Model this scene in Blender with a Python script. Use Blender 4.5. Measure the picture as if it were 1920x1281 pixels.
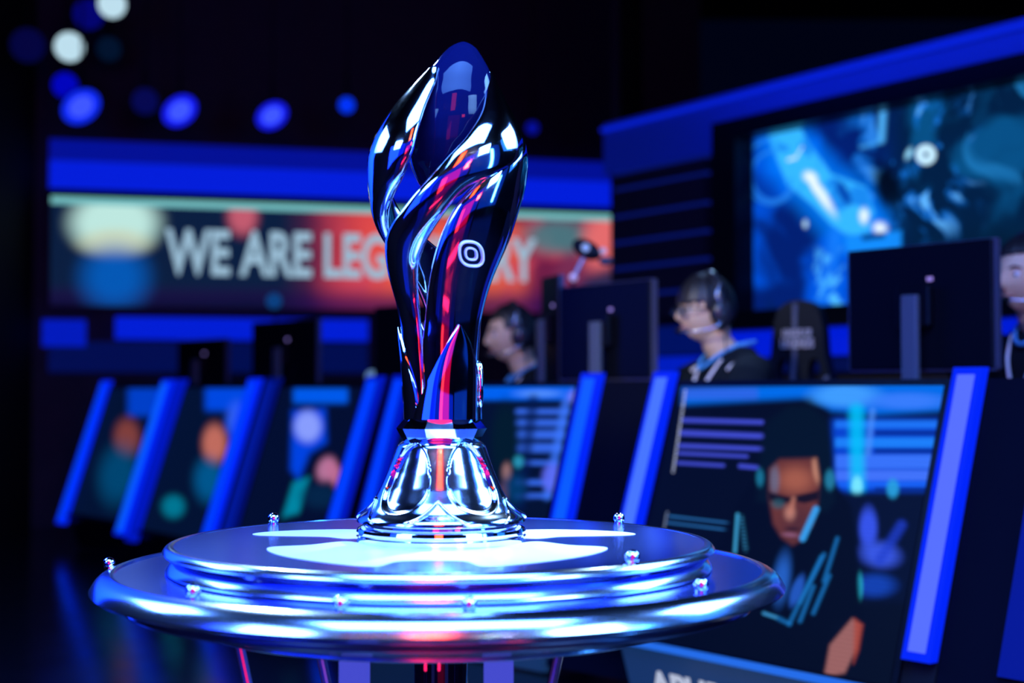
import bpy, bmesh, math, random
import numpy as np
from mathutils import Vector, Matrix, Euler

for o in list(bpy.data.objects): bpy.data.objects.remove(o)
SC = bpy.context.scene
COL = SC.collection
R = math.radians
PI = math.pi
random.seed(4); np.random.seed(4)

# ------------------------------------------------------------------ camera
EYE = 1.35
F = 2667.0                     # focal length in pixels of the 1920 x 1281 frame
HOR = 732.0                    # row of the horizon
PITCH = math.atan((HOR - 640.5) / F)
cam = bpy.data.cameras.new('camera'); camo = bpy.data.objects.new('camera', cam); COL.objects.link(camo)
cam.sensor_width = 36; cam.lens = 36 * F / 1920
camo.location = (0, 0, EYE); camo.rotation_euler = (R(90) + PITCH, 0, 0)
cam.clip_start = .05; cam.clip_end = 100
cam.dof.use_dof = True; cam.dof.focus_distance = 2.52; cam.dof.aperture_fstop = 1.9
SC.camera = camo
SC.view_settings.view_transform = 'Standard'; SC.view_settings.look = 'None'
SC.view_settings.gamma = 1; SC.view_settings.exposure = 0; SC.view_settings.use_curve_mapping = False

def at(px, py, Y):
    """world point seen at a pixel, at a distance Y ahead"""
    x = (px - 960) / F; u = (640.5 - py) / F
    c, s = math.cos(PITCH), math.sin(PITCH)
    dy = c - s * u; dz = s + c * u
    return Vector((x / dy * Y, Y, EYE + dz / dy * Y))
def proj(x, y, z):
    c, s = math.cos(PITCH), math.sin(PITCH)
    zz = z - EYE
    d = c * y + s * zz; u = -s * y + c * zz
    return 960 + F * x / d, 640.5 - F * u / d

# ------------------------------------------------------------------ world and lights
w = bpy.data.worlds.new('world'); SC.world = w; w.use_nodes = True
w.node_tree.nodes['Background'].inputs[0].default_value = (.0002, .0008, .006, 1)
w.node_tree.nodes['Background'].inputs[1].default_value = 1.0

def light(name, kind, loc, target, col, power, size=.3, size_y=None, spot=40, blend=.3, spread=None):
    l = bpy.data.lights.new(name, kind); o = bpy.data.objects.new(name, l); COL.objects.link(o)
    l.color = col; l.energy = power
    o.location = loc
    o.rotation_euler = (Vector(target) - Vector(loc)).to_track_quat('-Z', 'Y').to_euler()
    if kind == 'AREA':
        l.shape = 'RECTANGLE' if size_y else 'DISK'; l.size = size
        if size_y: l.size_y = size_y
        if spread: l.spread = R(spread)
    if kind == 'SPOT':
        l.spot_size = R(spot); l.spot_blend = blend; l.shadow_soft_size = size
    return o
TX, TY = (828 - 960) / F * 2.4, 2.4
TROPHY = (TX, TY, 1.3)
BLUE = (.01, .07, 1.0)
light('stage_spot_key', 'SPOT', (1.3, 4.6, 4.0), (TX + .13, TY, 1.1), (.45, .75, 1), 1500, .06, spot=10, blend=.7)
light('stage_spot_back', 'SPOT', (-1.6, 5.2, 3.9), (TX, TY, 1.5), (.3, .55, 1), 700, .08, spot=18, blend=.5)
light('stage_wash_top', 'AREA', (0, 1.0, 4.2), (TX, TY, 1.0), (.09, .28, 1), 190, 3.6, 1.5, spread=110)
light('added_high_left', 'AREA', (-2.5, 3.5, 2.9), (TX, TY, 1.05), (.12, .32, 1), 10, 1.6, .9, spread=50)  # unseen light added to whiten the left table rims
light('added_high_right', 'AREA', (2.3, 3.3, 2.9), (TX, TY, 1.05), (.14, .36, 1), 14, 1.6, .9, spread=50)  # its counterpart, added out of view for the right rims
light('added_red_high', 'AREA', (-.15, -.5, 3.5), (TX, TY, 1.1), (1, .05, .01), 15, .62, .9)  # unseen light added for red in the bell foot
light('added_red_low', 'AREA', (-.12, .25, .55), (TX, 2.4, .95), (1, .01, .06), 1.8, .9, .14)  # added below the view to redden the bowl
light('added_soft_left', 'AREA', (-2.5, .5, 2.9), (TX, TY, 1.0), (.16, .40, 1), 9, 1.2, 1.0, spread=60)  # unseen soft light added, whitens the left of the bell foot
light('added_soft_right', 'AREA', (2.2, .5, 2.9), (TX, TY, 1.0), (.20, .46, 1), 12, 1.2, 1.0, spread=60)  # added likewise for the right of the bell foot
light('added_wash_left', 'AREA', (-2.8, .6, 2.1), (TX, TY, 1.3), (.004, .03, 1), 60, 1.8, 1.8)  # unseen blue area added for the trophy to reflect
light('stage_wash_right', 'AREA', (2.6, 1.2, 2.0), (TX, TY, 1.3), (.05, .3, 1), 26, .25, 1.4)
light('stage_red_front', 'AREA', (-.45, -1.6, 1.3), (TX, TY, 1.25), (1, .02, .02), 7, .6, 1.3)
light('stage_red_side', 'AREA', (1.5, -.8, 2.3), (TX, TY, 1.4), (1, .05, .02), 12, .45, .45)
light('added_back_blue', 'AREA', (0, -3.4, 2.4), (TX, TY, 1.3), (.002, .03, 1), 36, 7.0, 3.4)  # added behind the camera so front-facing chrome reflects blue
light('added_back_red', 'AREA', (.3, -3.0, 1.5), (TX, TY, 1.3), (1, .0, .08), 14, 2.8, 2.6)  # added behind the camera, maroon for the ribbons to reflect
light('added_side_left', 'AREA', (-4.2, 1.4, 2.2), (TX, TY, 1.4), (.004, .05, 1), 56, 3.2, 3.2)  # added out of view, blue for the left-facing ribbons
light('added_side_left', 'AREA', (-3.6, -1.8, 2.4), (TX, TY, 1.4), (.002, .02, 1), 34, 3.2, 3.2)  # second blue area, added to fill black reflections on the left
light('added_fill_left', 'AREA', (-3.15, 5.2, 2.5), (TX, TY, 1.5), (.004, .04, 1), 22, 3.0, 2.4, spread=70)  # added out of frame, blue for the column's left side
light('added_side_right', 'AREA', (4.2, -.4, 2.4), (TX, TY, 1.4), (.004, .08, 1), 14, 4.4, 3.4)  # added at right to fill black reflections in the ribbons
light('added_side_right', 'AREA', (4.3, 3.0, 3.4), (TX, TY, 1.4), (.02, .2, 1), 10, 1.6, 1.2)  # second area added at right for the same reflections
for i_ in range(14):     # row of small truss lamps over the hall
    light('truss_lamp', 'POINT', (-3.2 + i_ * .52, -.9 + .25 * math.sin(i_ * 1.7), 3.7 + .25 * math.sin(i_ * 2.3)), (0, 0, 0), ((.6, .8, 1), (.5, .4, 1), (.3, .6, 1), (1, .2, .25))[i_ % 4], 3.6, .07)
for i_ in range(6):
    light('rail_lamp', 'POINT', (2.9, -1.0 + i_ * .34, 1.5 + .16 * i_), (0, 0, 0), (.7, .85, 1), 1.0, .03)
light('player_spot', 'SPOT', (-1.5, 1.8, 3.3), (.62, 5.0, 1.6), (1, .93, .68), 400, .12, spot=17, blend=.5)
light('player_spot_right', 'SPOT', (.9, 1.2, 3.9), (1.66, 4.6, 1.7), (1, .86, .66), 50, .15, spot=14, blend=.5)
light('player_spot_left', 'SPOT', (-2.6, 2.4, 3.8), (0, 6.0, 1.65), (1, .88, .66), 260, .15, spot=11, blend=.5)
light('stage_rim', 'SPOT', (1.2, 6.9, 3.6), (.7, 5.0, 1.6), (.3, .5, 1), 130, .1, spot=22, blend=.5)

# ------------------------------------------------------------------ materials
MATS = {}
def srgb(r, g, b):
    f = lambda c: (c / 255) / 12.92 if c / 255 <= .04045 else ((c / 255 + .055) / 1.055) ** 2.4
    return (f(r), f(g), f(b))
def mat(name, col=(.5, .5, .5), rough=.5, metal=0, emis=None, strength=1, noise=0, nscale=30, bump=0, coat=0, trans=0, aniso=0):
    if name in MATS: return MATS[name]
    m = bpy.data.materials.new(name); m.use_nodes = True; MATS[name] = m
    nt = m.node_tree; p = nt.nodes['Principled BSDF']
    p.inputs['Base Color'].default_value = (*col, 1); p.inputs['Roughness'].default_value = rough
    p.inputs['Metallic'].default_value = metal; p.inputs['Coat Weight'].default_value = coat
    p.inputs['Transmission Weight'].default_value = trans
    if emis:
        p.inputs['Specular IOR Level'].default_value = .15
        p.inputs['Emission Color'].default_value = (*emis, 1); p.inputs['Emission Strength'].default_value = strength
    if noise or bump:
        tc = nt.nodes.new('ShaderNodeTexCoord'); n = nt.nodes.new('ShaderNodeTexNoise')
        n.inputs['Scale'].default_value = nscale; n.inputs['Detail'].default_value = 5
        nt.links.new(tc.outputs['Object'], n.inputs['Vector'])
        if noise:
            mr = nt.nodes.new('ShaderNodeMapRange')
            mr.inputs['To Min'].default_value = max(rough - noise, .01); mr.inputs['To Max'].default_value = rough + noise
            nt.links.new(n.outputs['Fac'], mr.inputs['Value']); nt.links.new(mr.outputs[0], p.inputs['Roughness'])
        if bump:
            b = nt.nodes.new('ShaderNodeBump'); b.inputs['Strength'].default_value = bump; b.inputs['Distance'].default_value = .002
            nt.links.new(n.outputs['Fac'], b.inputs['Height']); nt.links.new(b.outputs[0], p.inputs['Normal'])
    return m
def glow(name, rgb, strength=1, rough=.6):
    return mat(name, (.0, .001, .01), rough, emis=srgb(*rgb), strength=strength)
def picture_mat(strength=1.0, name='picture'):
    if name in MATS: return MATS[name]
    m = bpy.data.materials.new(name); m.use_nodes = True; MATS[name] = m
    nt = m.node_tree; p = nt.nodes['Principled BSDF']
    p.inputs['Base Color'].default_value = (.001, .001, .002, 1); p.inputs['Roughness'].default_value = .5; p.inputs['Specular IOR Level'].default_value = .1
    a = nt.nodes.new('ShaderNodeAttribute'); a.attribute_name = 'Col'
    nt.links.new(a.outputs['Color'], p.inputs['Emission Color']); p.inputs['Emission Strength'].default_value = strength
    return m

chrome = mat('chrome', (.86, .9, .97), .05, 1, noise=.02, nscale=60)
ribbon_m = mat('polished_ribbon', (.72, .78, .92), .07, 1, noise=.04, nscale=90)
orb_m = mat('dark_orb', (.003, .006, .05), .04, .0)
orb_m.node_tree.nodes['Principled BSDF'].inputs['IOR'].default_value = 1.3
table_m = mat('table_metal', (.13, .22, .80), .2, .95)
table_rim = mat('table_rim', (.8, .86, .97), .16, 1)
foot_m = mat('brushed_foot', (.58, .64, .84), .11, 1, noise=.04, nscale=50)
inlay_m = mat('frosted_inlay', (.82, .84, 1), .3)
dark_glass = mat('dark_glass', (.006, .008, .02), .06, 0, coat=1)
black = mat('black_plastic', (.002, .003, .006), .35, noise=.08, nscale=80)
blackmatte = mat('black_matte', (.004, .005, .008), .8)
for m_ in (black, blackmatte): m_.node_tree.nodes['Principled BSDF'].inputs['Specular IOR Level'].default_value = .2
graphite = mat('graphite_plastic', (.09, .11, .14), .35)
floor_m = mat('gloss_floor', (.006, .007, .014), .16, noise=.06, nscale=6)
floor2 = mat('riser_floor', (.008, .009, .016), .4, noise=.06, nscale=8)
wall_m = mat('dark_wall', (.003, .004, .02), .7, noise=.1, nscale=10)
skin_m = mat('skin', (.66, .46, .29), .5, bump=.15, nscale=220)
hair_m = mat('black_hair', (.008, .008, .010), .45, bump=.6, nscale=160)
jersey_m = mat('navy_jersey', (.003, .007, .012), .85, bump=.4, nscale=60)
trim_m = mat('blue_trim', (.06, .33, .72), .6)
print_m = mat('grey_print', (.40, .40, .5), .6)
white_m = mat('white_print', (.8, .82, .86), .6)
chairleather = mat('chair_leather', (.002, .005, .012), .6, bump=.3, nscale=120)
chairgrey = mat('chair_grey_panel', (.07, .08, .14), .6)
for m_ in (jersey_m, chairleather): m_.node_tree.nodes['Principled BSDF'].inputs['Specular IOR Level'].default_value = .15
lens_m = mat('lens_glass', (.05, .06, .08), .03, 0, coat=1)

# ------------------------------------------------------------------ mesh helpers
def link(name, me, m=None, parent=None, smooth=False):
    o = bpy.data.objects.new(name, me); COL.objects.link(o)
    if m: me.materials.clear(); me.materials.append(m)
    if parent: o.parent = parent
    if smooth:
        for p in me.polygons: p.use_smooth = True
    return o
def obj(name, bm, m, parent=None, smooth=False, auto=None):
    me = bpy.data.meshes.new(name)
    bmesh.ops.recalc_face_normals(bm, faces=bm.faces)
    if auto is not None:
        for f in bm.faces: f.smooth = True
        for e in bm.edges:
            if len(e.link_faces) == 2 and e.calc_face_angle() > R(auto): e.smooth = False
    bm.to_mesh(me); bm.free()
    return link(name, me, m, parent, smooth)
def tag(o, label=None, cat=None, group=None, kind=None):
    if label: o['label'] = label
    if cat: o['category'] = cat
    if group: o['group'] = group
    if kind: o['kind'] = kind
    return o
def empty(name, loc=(0, 0, 0), rz=0):
    o = bpy.data.objects.new(name, None); COL.objects.link(o); o.empty_display_size = .05
    o.location = loc; o.rotation_euler = (0, 0, rz); return o
def box(bm, c, s, rot=None, bev=0):
    r = bmesh.ops.create_cube(bm, size=1)
    vs = r['verts']
    M = Matrix.Translation(c) @ (rot.to_4x4() if rot else Matrix.Identity(4)) @ Matrix.Diagonal((*s, 1))
    bmesh.ops.transform(bm, matrix=M, verts=vs)
    if bev:
        es = list({e for v in vs for e in v.link_edges})
        bmesh.ops.bevel(bm, geom=es, offset=bev, segments=2, affect='EDGES', profile=.5)
def boxm(c, s, rot=None, bev=0):
    bm = bmesh.new(); box(bm, c, s, rot, bev); return bm
def lathe(bm, prof, n=96, c=(0, 0, 0), cap=False):
    rings = []
    for r, z in prof:
        if r < 1e-6: rings.append([bm.verts.new((c[0], c[1], c[2] + z))])
        else: rings.append([bm.verts.new((c[0] + r * math.cos(2 * PI * i / n), c[1] + r * math.sin(2 * PI * i / n), c[2] + z)) for i in range(n)])
    for a, b in zip(rings, rings[1:]):
        for i in range(n):
            j = (i + 1) % n
            if len(a) == 1 and len(b) == 1: continue
            if len(a) == 1: bm.faces.new((a[0], b[i], b[j]))
            elif len(b) == 1: bm.faces.new((a[i], a[j], b[0]))
            else: bm.faces.new((a[i], a[j], b[j], b[i]))
def tube(bm, pts, rad, n=12, closed=False, cap=True, flat=1.0):
    pts = [Vector(p) for p in pts]; N = len(pts)
    rads = rad if isinstance(rad, (list, tuple)) else [rad] * N
    rings = []; up = None
    for i, p in enumerate(pts):
        if closed: t = (pts[(i + 1) % N] - pts[i - 1]).normalized()
        else: t = (pts[min(i + 1, N - 1)] - pts[max(i - 1, 0)]).normalized()
        if up is None:
            up = Vector((0, 0, 1)) if abs(t.z) < .9 else Vector((1, 0, 0))
        a = (up - t * up.dot(t)).normalized(); b = t.cross(a); up = a
        rings.append([bm.verts.new(p + (a * math.cos(2 * PI * k / n) + b * math.sin(2 * PI * k / n) * flat) * rads[i]) for k in range(n)])
    m = N if closed else N - 1
    for i in range(m):
        A, B = rings[i], rings[(i + 1) % N]
        for k in range(n):
            bm.faces.new((A[k], A[(k + 1) % n], B[(k + 1) % n], B[k]))
    if cap and not closed:
        bm.faces.new(rings[0][::-1]); bm.faces.new(rings[-1])
def smoothpath(pts, n=24, closed=False):
    P = [Vector(p) for p in pts]; out = []; N = len(P)
    segs = N if closed else N - 1
    for i in range(segs):
        if closed: p0, p1, p2, p3 = P[i - 1], P[i], P[(i + 1) % N], P[(i + 2) % N]
        else: p0, p1, p2, p3 = P[max(i - 1, 0)], P[i], P[i + 1], P[min(i + 2, N - 1)]
        k = max(2, n // segs)
        for j in range(k):
            t = j / k
            out.append(.5 * ((2 * p1) + (p2 - p0) * t + (2 * p0 - 5 * p1 + 4 * p2 - p3) * t * t + (3 * p1 - p0 - 3 * p2 + p3) * t ** 3))
    if not closed: out.append(P[-1])
    return out
def sphere(bm, c, r, seg=24, sc=(1, 1, 1)):
    M = Matrix.Translation(c) @ Matrix.Diagonal((r * sc[0], r * sc[1], r * sc[2], 1))
    bmesh.ops.create_uvsphere(bm, u_segments=seg, v_segments=seg // 2, radius=1, matrix=M)
def bake(bm, mods, name, m, parent=None, smooth=True):
    """apply modifiers and return one plain mesh object"""
    me = bpy.data.meshes.new('t'); bmesh.ops.recalc_face_normals(bm, faces=bm.faces); bm.to_mesh(me); bm.free()
    t = bpy.data.objects.new('t', me); COL.objects.link(t)
    for kind, props in mods:
        md = t.modifiers.new(kind, kind)
        for k, v in props.items(): setattr(md, k, v)
    bpy.context.view_layer.update()
    dg = bpy.context.evaluated_depsgraph_get()
    me2 = bpy.data.meshes.new_from_object(t.evaluated_get(dg))
    bpy.data.objects.remove(t); me2.name = name
    return link(name, me2, m, parent, smooth)
def text(name, body, size, M, m, parent=None, extrude=.002, bold=0, shear=0, spacing=1.0, sx=1.0):
    c = bpy.data.curves.new('t', 'FONT'); c.body = body; c.size = size; c.extrude = extrude
    c.offset = bold; c.shear = shear; c.align_x = 'CENTER'; c.align_y = 'CENTER'; c.space_character = spacing
    t = bpy.data.objects.new('t', c); COL.objects.link(t)
    bpy.context.view_layer.update()
    dg = bpy.context.evaluated_depsgraph_get()
    me = bpy.data.meshes.new_from_object(t.evaluated_get(dg)); bpy.data.objects.remove(t)
    me.transform(M @ Matrix.Diagonal((sx, 1, 1, 1))); me.name = name
    return link(name, me, m, parent)
def frame(o, xa, ya):
    """matrix with local x, y along given directions at o"""
    x = Vector(xa).normalized(); z = x.cross(Vector(ya)).normalized(); y = z.cross(x)
    M = Matrix((x, y, z)).transposed().to_4x4(); M.translation = Vector(o); return M
def quadslab(bm, TL, TR, BL, BR, th, back):
    """slab with front face the quad, thickness th along vector back"""
    b = Vector(back).normalized() * th
    f = [Vector(p) for p in (TL, TR, BR, BL)]
    fv = [bm.verts.new(p) for p in f]; bv = [bm.verts.new(p + b) for p in f]
    bm.faces.new(fv); bm.faces.new(bv[::-1])
    for i in range(4): bm.faces.new((fv[i], bv[i], bv[(i + 1) % 4], fv[(i + 1) % 4]))

# ------------------------------------------------------------------ picture painting (what the displays show)
def vnoise(x, y, seed=0):
    r = np.random.RandomState(seed); T = r.rand(256, 256)
    xi = np.floor(x).astype(int); yi = np.floor(y).astype(int); fx = x - xi; fy = y - yi
    fx = fx * fx * (3 - 2 * fx); fy = fy * fy * (3 - 2 * fy)
    g = lambda a, b: T[a % 256, b % 256]
    return (g(xi, yi) * (1 - fx) + g(xi + 1, yi) * fx) * (1 - fy) + (g(xi, yi + 1) * (1 - fx) + g(xi + 1, yi + 1) * fx) * fy
def fbm(x, y, seed=0, o=5):
    s = 0; a = .5
    for i in range(o): s = s + a * vnoise(x * 2 ** i, y * 2 ** i, seed + i); a *= .5
    return s
def sstep(a, b, x): t = np.clip((x - a) / (b - a), 0, 1); return t * t * (3 - 2 * t)
def ell(x, y, cx, cy, rx, ry, ang=0, soft=.15):
    c, s = math.cos(R(ang)), math.sin(R(ang)); dx = x - cx; dy = y - cy
    u = (dx * c + dy * s) / rx; v = (-dx * s + dy * c) / ry
    return 1 - sstep(1 - soft, 1 + soft, np.sqrt(u * u + v * v))
def seg(x, y, ax, ay, bx, by, w, soft=2):
    dx, dy = bx - ax, by - ay; t = np.clip(((x - ax) * dx + (y - ay) * dy) / (dx * dx + dy * dy), 0, 1)
    d = np.hypot(x - ax - t * dx, y - ay - t * dy); return 1 - sstep(w - soft, w + soft, d)
def rect(x, y, x0, y0, x1, y1, soft=3):
    return sstep(x0 - soft, x0 + soft, x) * (1 - sstep(x1 - soft, x1 + soft, x)) * sstep(y0 - soft, y0 + soft, y) * (1 - sstep(y1 - soft, y1 + soft, y))
def pgon(x, y, pts, soft=3):
    """soft filled polygon"""
    inside = np.zeros(x.shape, bool); d = np.full(x.shape, 1e9); n = len(pts)
    for i in range(n):
        ax, ay = pts[i]; bx, by = pts[(i + 1) % n]
        cond = ((ay > y) != (by > y)) & (x < (bx - ax) * (y - ay) / ((by - ay) or 1e-9) + ax); inside ^= cond
        dx, dy = bx - ax, by - ay; t = np.clip(((x - ax) * dx + (y - ay) * dy) / (dx * dx + dy * dy), 0, 1)
        d = np.minimum(d, np.hypot(x - ax - t * dx, y - ay - t * dy))
    sd = np.where(inside, -d, d); return 1 - sstep(-soft, soft, sd)
class Canvas:
    def __init__(s, x, y, base): s.x, s.y = x, y; s.c = np.ones(x.shape + (3,)) * np.array(srgb(*base))
    def put(s, mask, rgb, a=1.0, add=False, k=1.0):
        m = (mask * a)[..., None]; col = np.array(srgb(*rgb)) * k
        s.c = s.c + m * col if add else s.c * (1 - m) + m * col
def picture(name, TL, TR, BL, BR, nx, ny, paint, parent, m=None, off=None):
    TL, TR, BL, BR = [np.array(p) for p in (TL, TR, BL, BR)]
    u, v = np.meshgrid(np.linspace(0, 1, nx), np.linspace(0, 1, ny))
    P = (TL * ((1 - u) * (1 - v))[..., None] + TR * (u * (1 - v))[..., None] + BL * ((1 - u) * v)[..., None] + BR * (u * v)[..., None])
    if off is not None: P = P + np.array(off)
    x, y = proj(P[..., 0], P[..., 1], P[..., 2])
    c = paint(x, y, u, v)
    me = bpy.data.meshes.new(name); V = P.reshape(-1, 3)
    i = np.arange(ny * nx).reshape(ny, nx)
    fc = np.stack([i[1:, :-1], i[1:, 1:], i[:-1, 1:], i[:-1, :-1]], -1).reshape(-1, 4)
    me.from_pydata(V.tolist(), [], fc.tolist())
    at_ = me.color_attributes.new('Col', 'FLOAT_COLOR', 'POINT')
    buf = np.ones((nx * ny, 4), np.float32); buf[:, :3] = np.clip(c.reshape(-1, 3), 0, 20)
    at_.data.foreach_set('color', buf.ravel())
    return link(name, me, m or picture_mat(), parent)

# ================================================================== THE SETTING
FZ = .40      # stage floor
RZ = .47      # players' riser
def struct(o): o['kind'] = 'structure'; return o
struct(obj('floor', boxm((0, 6, FZ - .05), (14, 20, .1)), floor_m))
struct(obj('ceiling', boxm((0, 6, 5.6), (14, 20, .1)), blackmatte))
# the back wall runs from the left corner to behind the player wall
WB0, WB1 = at(78, 700, 9.9), at(1180, 700, 11.0)
WB0.z = WB1.z = 0; wbd = (WB1 - WB0).normalized(); wbn = Vector((wbd.y, -wbd.x, 0))   # normal towards the camera
if wbn.y > 0: wbn = -wbn
def on_back(px, py, out=0.0):
    """point on the back wall seen at a pixel"""
    a = WB0 + wbn * out; d = at(px, py, 1) - Vector((0, 0, EYE))
    # solve t*d.xy = a + s*wbd
    det = d.x * -wbd.y + wbd.x * d.y
    t = (a.x * -wbd.y + wbd.x * a.y) / det
    return Vector((0, 0, EYE)) + d * t
def wallslab(name, a, b, z0, z1, th, back, m):
    bm = bmesh.new(); A = Vector((a[0], a[1], 0)); B = Vector((b[0], b[1], 0)); U = Vector((0, 0, 1))
    quadslab(bm, A + U * z1, B + U * z1, A + U * z0, B + U * z0, th, back); return struct(obj(name, bm, m))
wallslab('wall_back', WB0 - wbd * .1, WB1 + wbd * .6, FZ, 5.55, .1, -wbn, wall_m)
wallslab('wall_left', (WB0.x - .05, WB0.y - .05), (WB0.x - .55, -3.8), FZ, 5.55, .1, (-1, 0, 0), blackmatte)
# wall with the big screen, to the right, and its return to the back wall
W0 = at(1146, 700, 7.9); W1 = at(1920, 700, 5.68); W0.z = W1.z = 0
wd = (W1 - W0).normalized(); wn = Vector((wd.y, -wd.x, 0))
if wn.y > 0: wn = -wn
W2 = W0 + wd * 4.6
zt = at(1146, 235, 7.9).z
def on_wall(px, py, out=0.0):
    a = W0 + wn * out; d = at(px, py, 1) - Vector((0, 0, EYE))
    det = d.x * -wd.y + wd.x * d.y
    t = (a.x * -wd.y + wd.x * a.y) / det
    return Vector((0, 0, EYE)) + d * t
wallslab('wall_right', W0, W2, FZ, zt, .12, -wn, wall_m)
e = Vector((.99, 11.2, 0)); wallslab('wall_right', W0, e, FZ, 5.5, .05, (1, 0, 0), blackmatte)
# blue fascia atop that wall, its cove light partly put in as emission
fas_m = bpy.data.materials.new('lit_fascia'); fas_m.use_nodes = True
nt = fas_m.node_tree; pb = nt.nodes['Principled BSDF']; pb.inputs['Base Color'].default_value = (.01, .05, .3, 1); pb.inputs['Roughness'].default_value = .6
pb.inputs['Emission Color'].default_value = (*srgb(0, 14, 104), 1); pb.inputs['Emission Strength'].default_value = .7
bm = bmesh.new(); z1 = zt; z0 = at(1146, 330, 7.9).z
quadslab(bm, W0 + Vector((0, 0, z1)) + wn * .05, W2 + Vector((0, 0, z1)) + wn * .05, W0 + Vector((0, 0, z0)) + wn * .05, W2 + Vector((0, 0, z0)) + wn * .05, .05, -wn)
struct(obj('trim_1', bm, fas_m))
bm = bmesh.new()
a0 = W0 + Vector((0, 0, z1 - .035)) + wn * .052; a1 = W2 + Vector((0, 0, z1 - .035)) + wn * .052
box(bm, (a0 + a1) / 2 + wn * .01, ((a1 - a0).length, .02, .02), Matrix.Rotation(math.atan2(wd.y, wd.x), 3, 'Z'))
struct(obj('trim_2', bm, glow('cove_strip', (6, 34, 220), .9)))
light('cove_light', 'AREA', tuple(W0 + wd * 2.3 + wn * .5 + Vector((0, 0, z1 + .15))), tuple(W0 + wd * 2.3 + Vector((0, 0, z1 - .15))), (.004, .05, 1), 9, 2.6, .08)
# slatted cladding with blue light lines in the gaps
S0 = on_wall(1160, 700); S1 = on_wall(1338, 700)
ys = [262, 311, 357, 408, 457, 505, 556, 606]
zs = [on_wall(1165, y).z for y in ys]
for k in range(len(zs) - 1):
    zt_, zb_ = zs[k], zs[k + 1]
    if zt_ > z0 : zt_ = z0 - .005
    if zb_ > zt_ : continue
    bm = bmesh.new(); A = S0.copy(); B = S1.copy(); A.z = B.z = 0
    U = Vector((0, 0, 1))
    quadslab(bm, A + U * (zt_ - .012) + wn * .05, B + U * (zt_ - .012) + wn * .05, A + U * (zb_ + .012) + wn * .05, B + U * (zb_ + .012) + wn * .05, .045, -wn)
    struct(obj('trim_%d' % (3 + k), bm, wall_m))
    if k:
        bm = bmesh.new(); quadslab(bm, A + U * (zt_ + .008) + wn * .03, B + U * (zt_ + .008) + wn * .03, A + U * (zt_ - .010) + wn * .03, B + U * (zt_ - .010) + wn * .03, .015, -wn)
        struct(obj('trim_%d' % (20 + k), bm, glow('slat_light', (8, 26, 120), .8)))
# lower blue glowing panel of the wall
def lowband(name, pxa, pxb, ya, yb, g, out=.045):
    A, B = on_wall(pxa, 700), on_wall(pxb, 700); A.z = B.z = 0
    h1, h0 = on_wall(pxa, ya).z, on_wall(pxa, yb).z; U = Vector((0, 0, 1)); bm = bmesh.new()
    quadslab(bm, A + U * h1 + wn * out, B + U * h1 + wn * out, A + U * h0 + wn * out, B + U * h0 + wn * out, .03, -wn); struct(obj(name, bm, g))
lowband('trim_40', 1165, 1375, 618, 668, glow('dim_blue_panel', (0, 16, 96)))
lowband('trim_41', 1165, 1375, 672, 700, glow('mid_blue_panel', (0, 28, 190)))
lowband('trim_42', 1375, 2300, 624, 672, glow('blue_panel', (0, 28, 215)))
lowband('trim_43', 1375, 2300, 676, 700, glow('deep_blue_panel', (0, 10, 70)))

# back wall bands
def backband(name, ya, yb, m, pa=88, pb=1166, out=.06, th=.05):
    bm = bmesh.new()
    A, B = on_back(pa, 700, out), on_back(pb, 700, out); A.z = B.z = 0; U = Vector((0, 0, 1))
    h1, h0 = on_back(pb, ya, out).z, on_back(pb, yb, out).z
    quadslab(bm, A + U * h1, B + U * h1, A + U * h0, B + U * h0, th, -wbn)
    return obj(name, bm, m)
struct(backband('trim_50', 306, 342, glow('band_blue_dim', (2, 16, 150))))
struct(backband('trim_51', 342, 388, glow('band_blue', (2, 30, 220))))
struct(backband('trim_52', 391, 403, blackmatte))
struct(backband('trim_53', 600, 640, glow('band_low', (0, 30, 215)), 215, 690, out=.08))
struct(backband('trim_54', 600, 650, glow('band_low2', (0, 26, 190)), 78, 160, out=.08))
struct(backband('trim_55', 645, 700, glow('band_low3', (0, 12, 78)), 90, 690, out=.07))

# ================================================================== banner screen on the back wall
def paint_banner(x, y, u, v):
    C = Canvas(x, y, (8, 30, 62))
    C.put(sstep(520, 660, x), (110, 30, 70)); C.put(sstep(570, 700, x) * (1 - sstep(760, 980, x)), (228, 74, 74), .9)
    C.put(sstep(400, 440, y) * sstep(660, 800, x) * (1 - sstep(960, 1010, x)), (240, 100, 70), .8)
    n = fbm(x / 70, y / 60, 11)
    C.put(sstep(.42, .62, n) * sstep(560, 700, x), (200, 66, 92), .7)
    C.put(pgon(x, y, [(1000, 600), (1060, 470), (1110, 400), (1130, 410), (1165, 500), (1165, 600)], 12), (120, 46, 84), .9)
    C.put(ell(x, y, 1045, 445, 60, 30, 0, .5), (70, 120, 130), .9)
    C.put(ell(x, y, 1135, 450, 40, 60, 10, .5), (236, 112, 112), .9)
    C.put(pgon(x, y, [(1030, 610), (1100, 520), (1170, 490), (1170, 610)], 14), (18, 40, 78), .9)
    C.put(sstep(525, 575, y), (40, 10, 78), .85)
    C.put(sstep(525, 585, y) * (1 - sstep(470, 640, x)), (4, 14, 52), 1)
    C.put(rect(x, y, 90, 300, 700, 408 - .0 * x, 6), (96, 168, 196), .0)
    C.put(ell(x, y, 215, 418, 78, 56, 0, .4), (190, 232, 224), 1)
    C.put(ell(x, y, 215, 455, 60, 24, 0, .5), (206, 204, 160), .6)
    C.put(ell(x, y, 215, 520, 58, 55, 0, .6), (0, 92, 190), .9)
    C.put(ell(x, y, 455, 405, 26, 34, 0, .5), (214, 100, 120), .8)
    return C.c
t = empty('led_banner_screen', on_back(640, 500, .1)); o0 = t.location.copy()
OUT = .12
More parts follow.
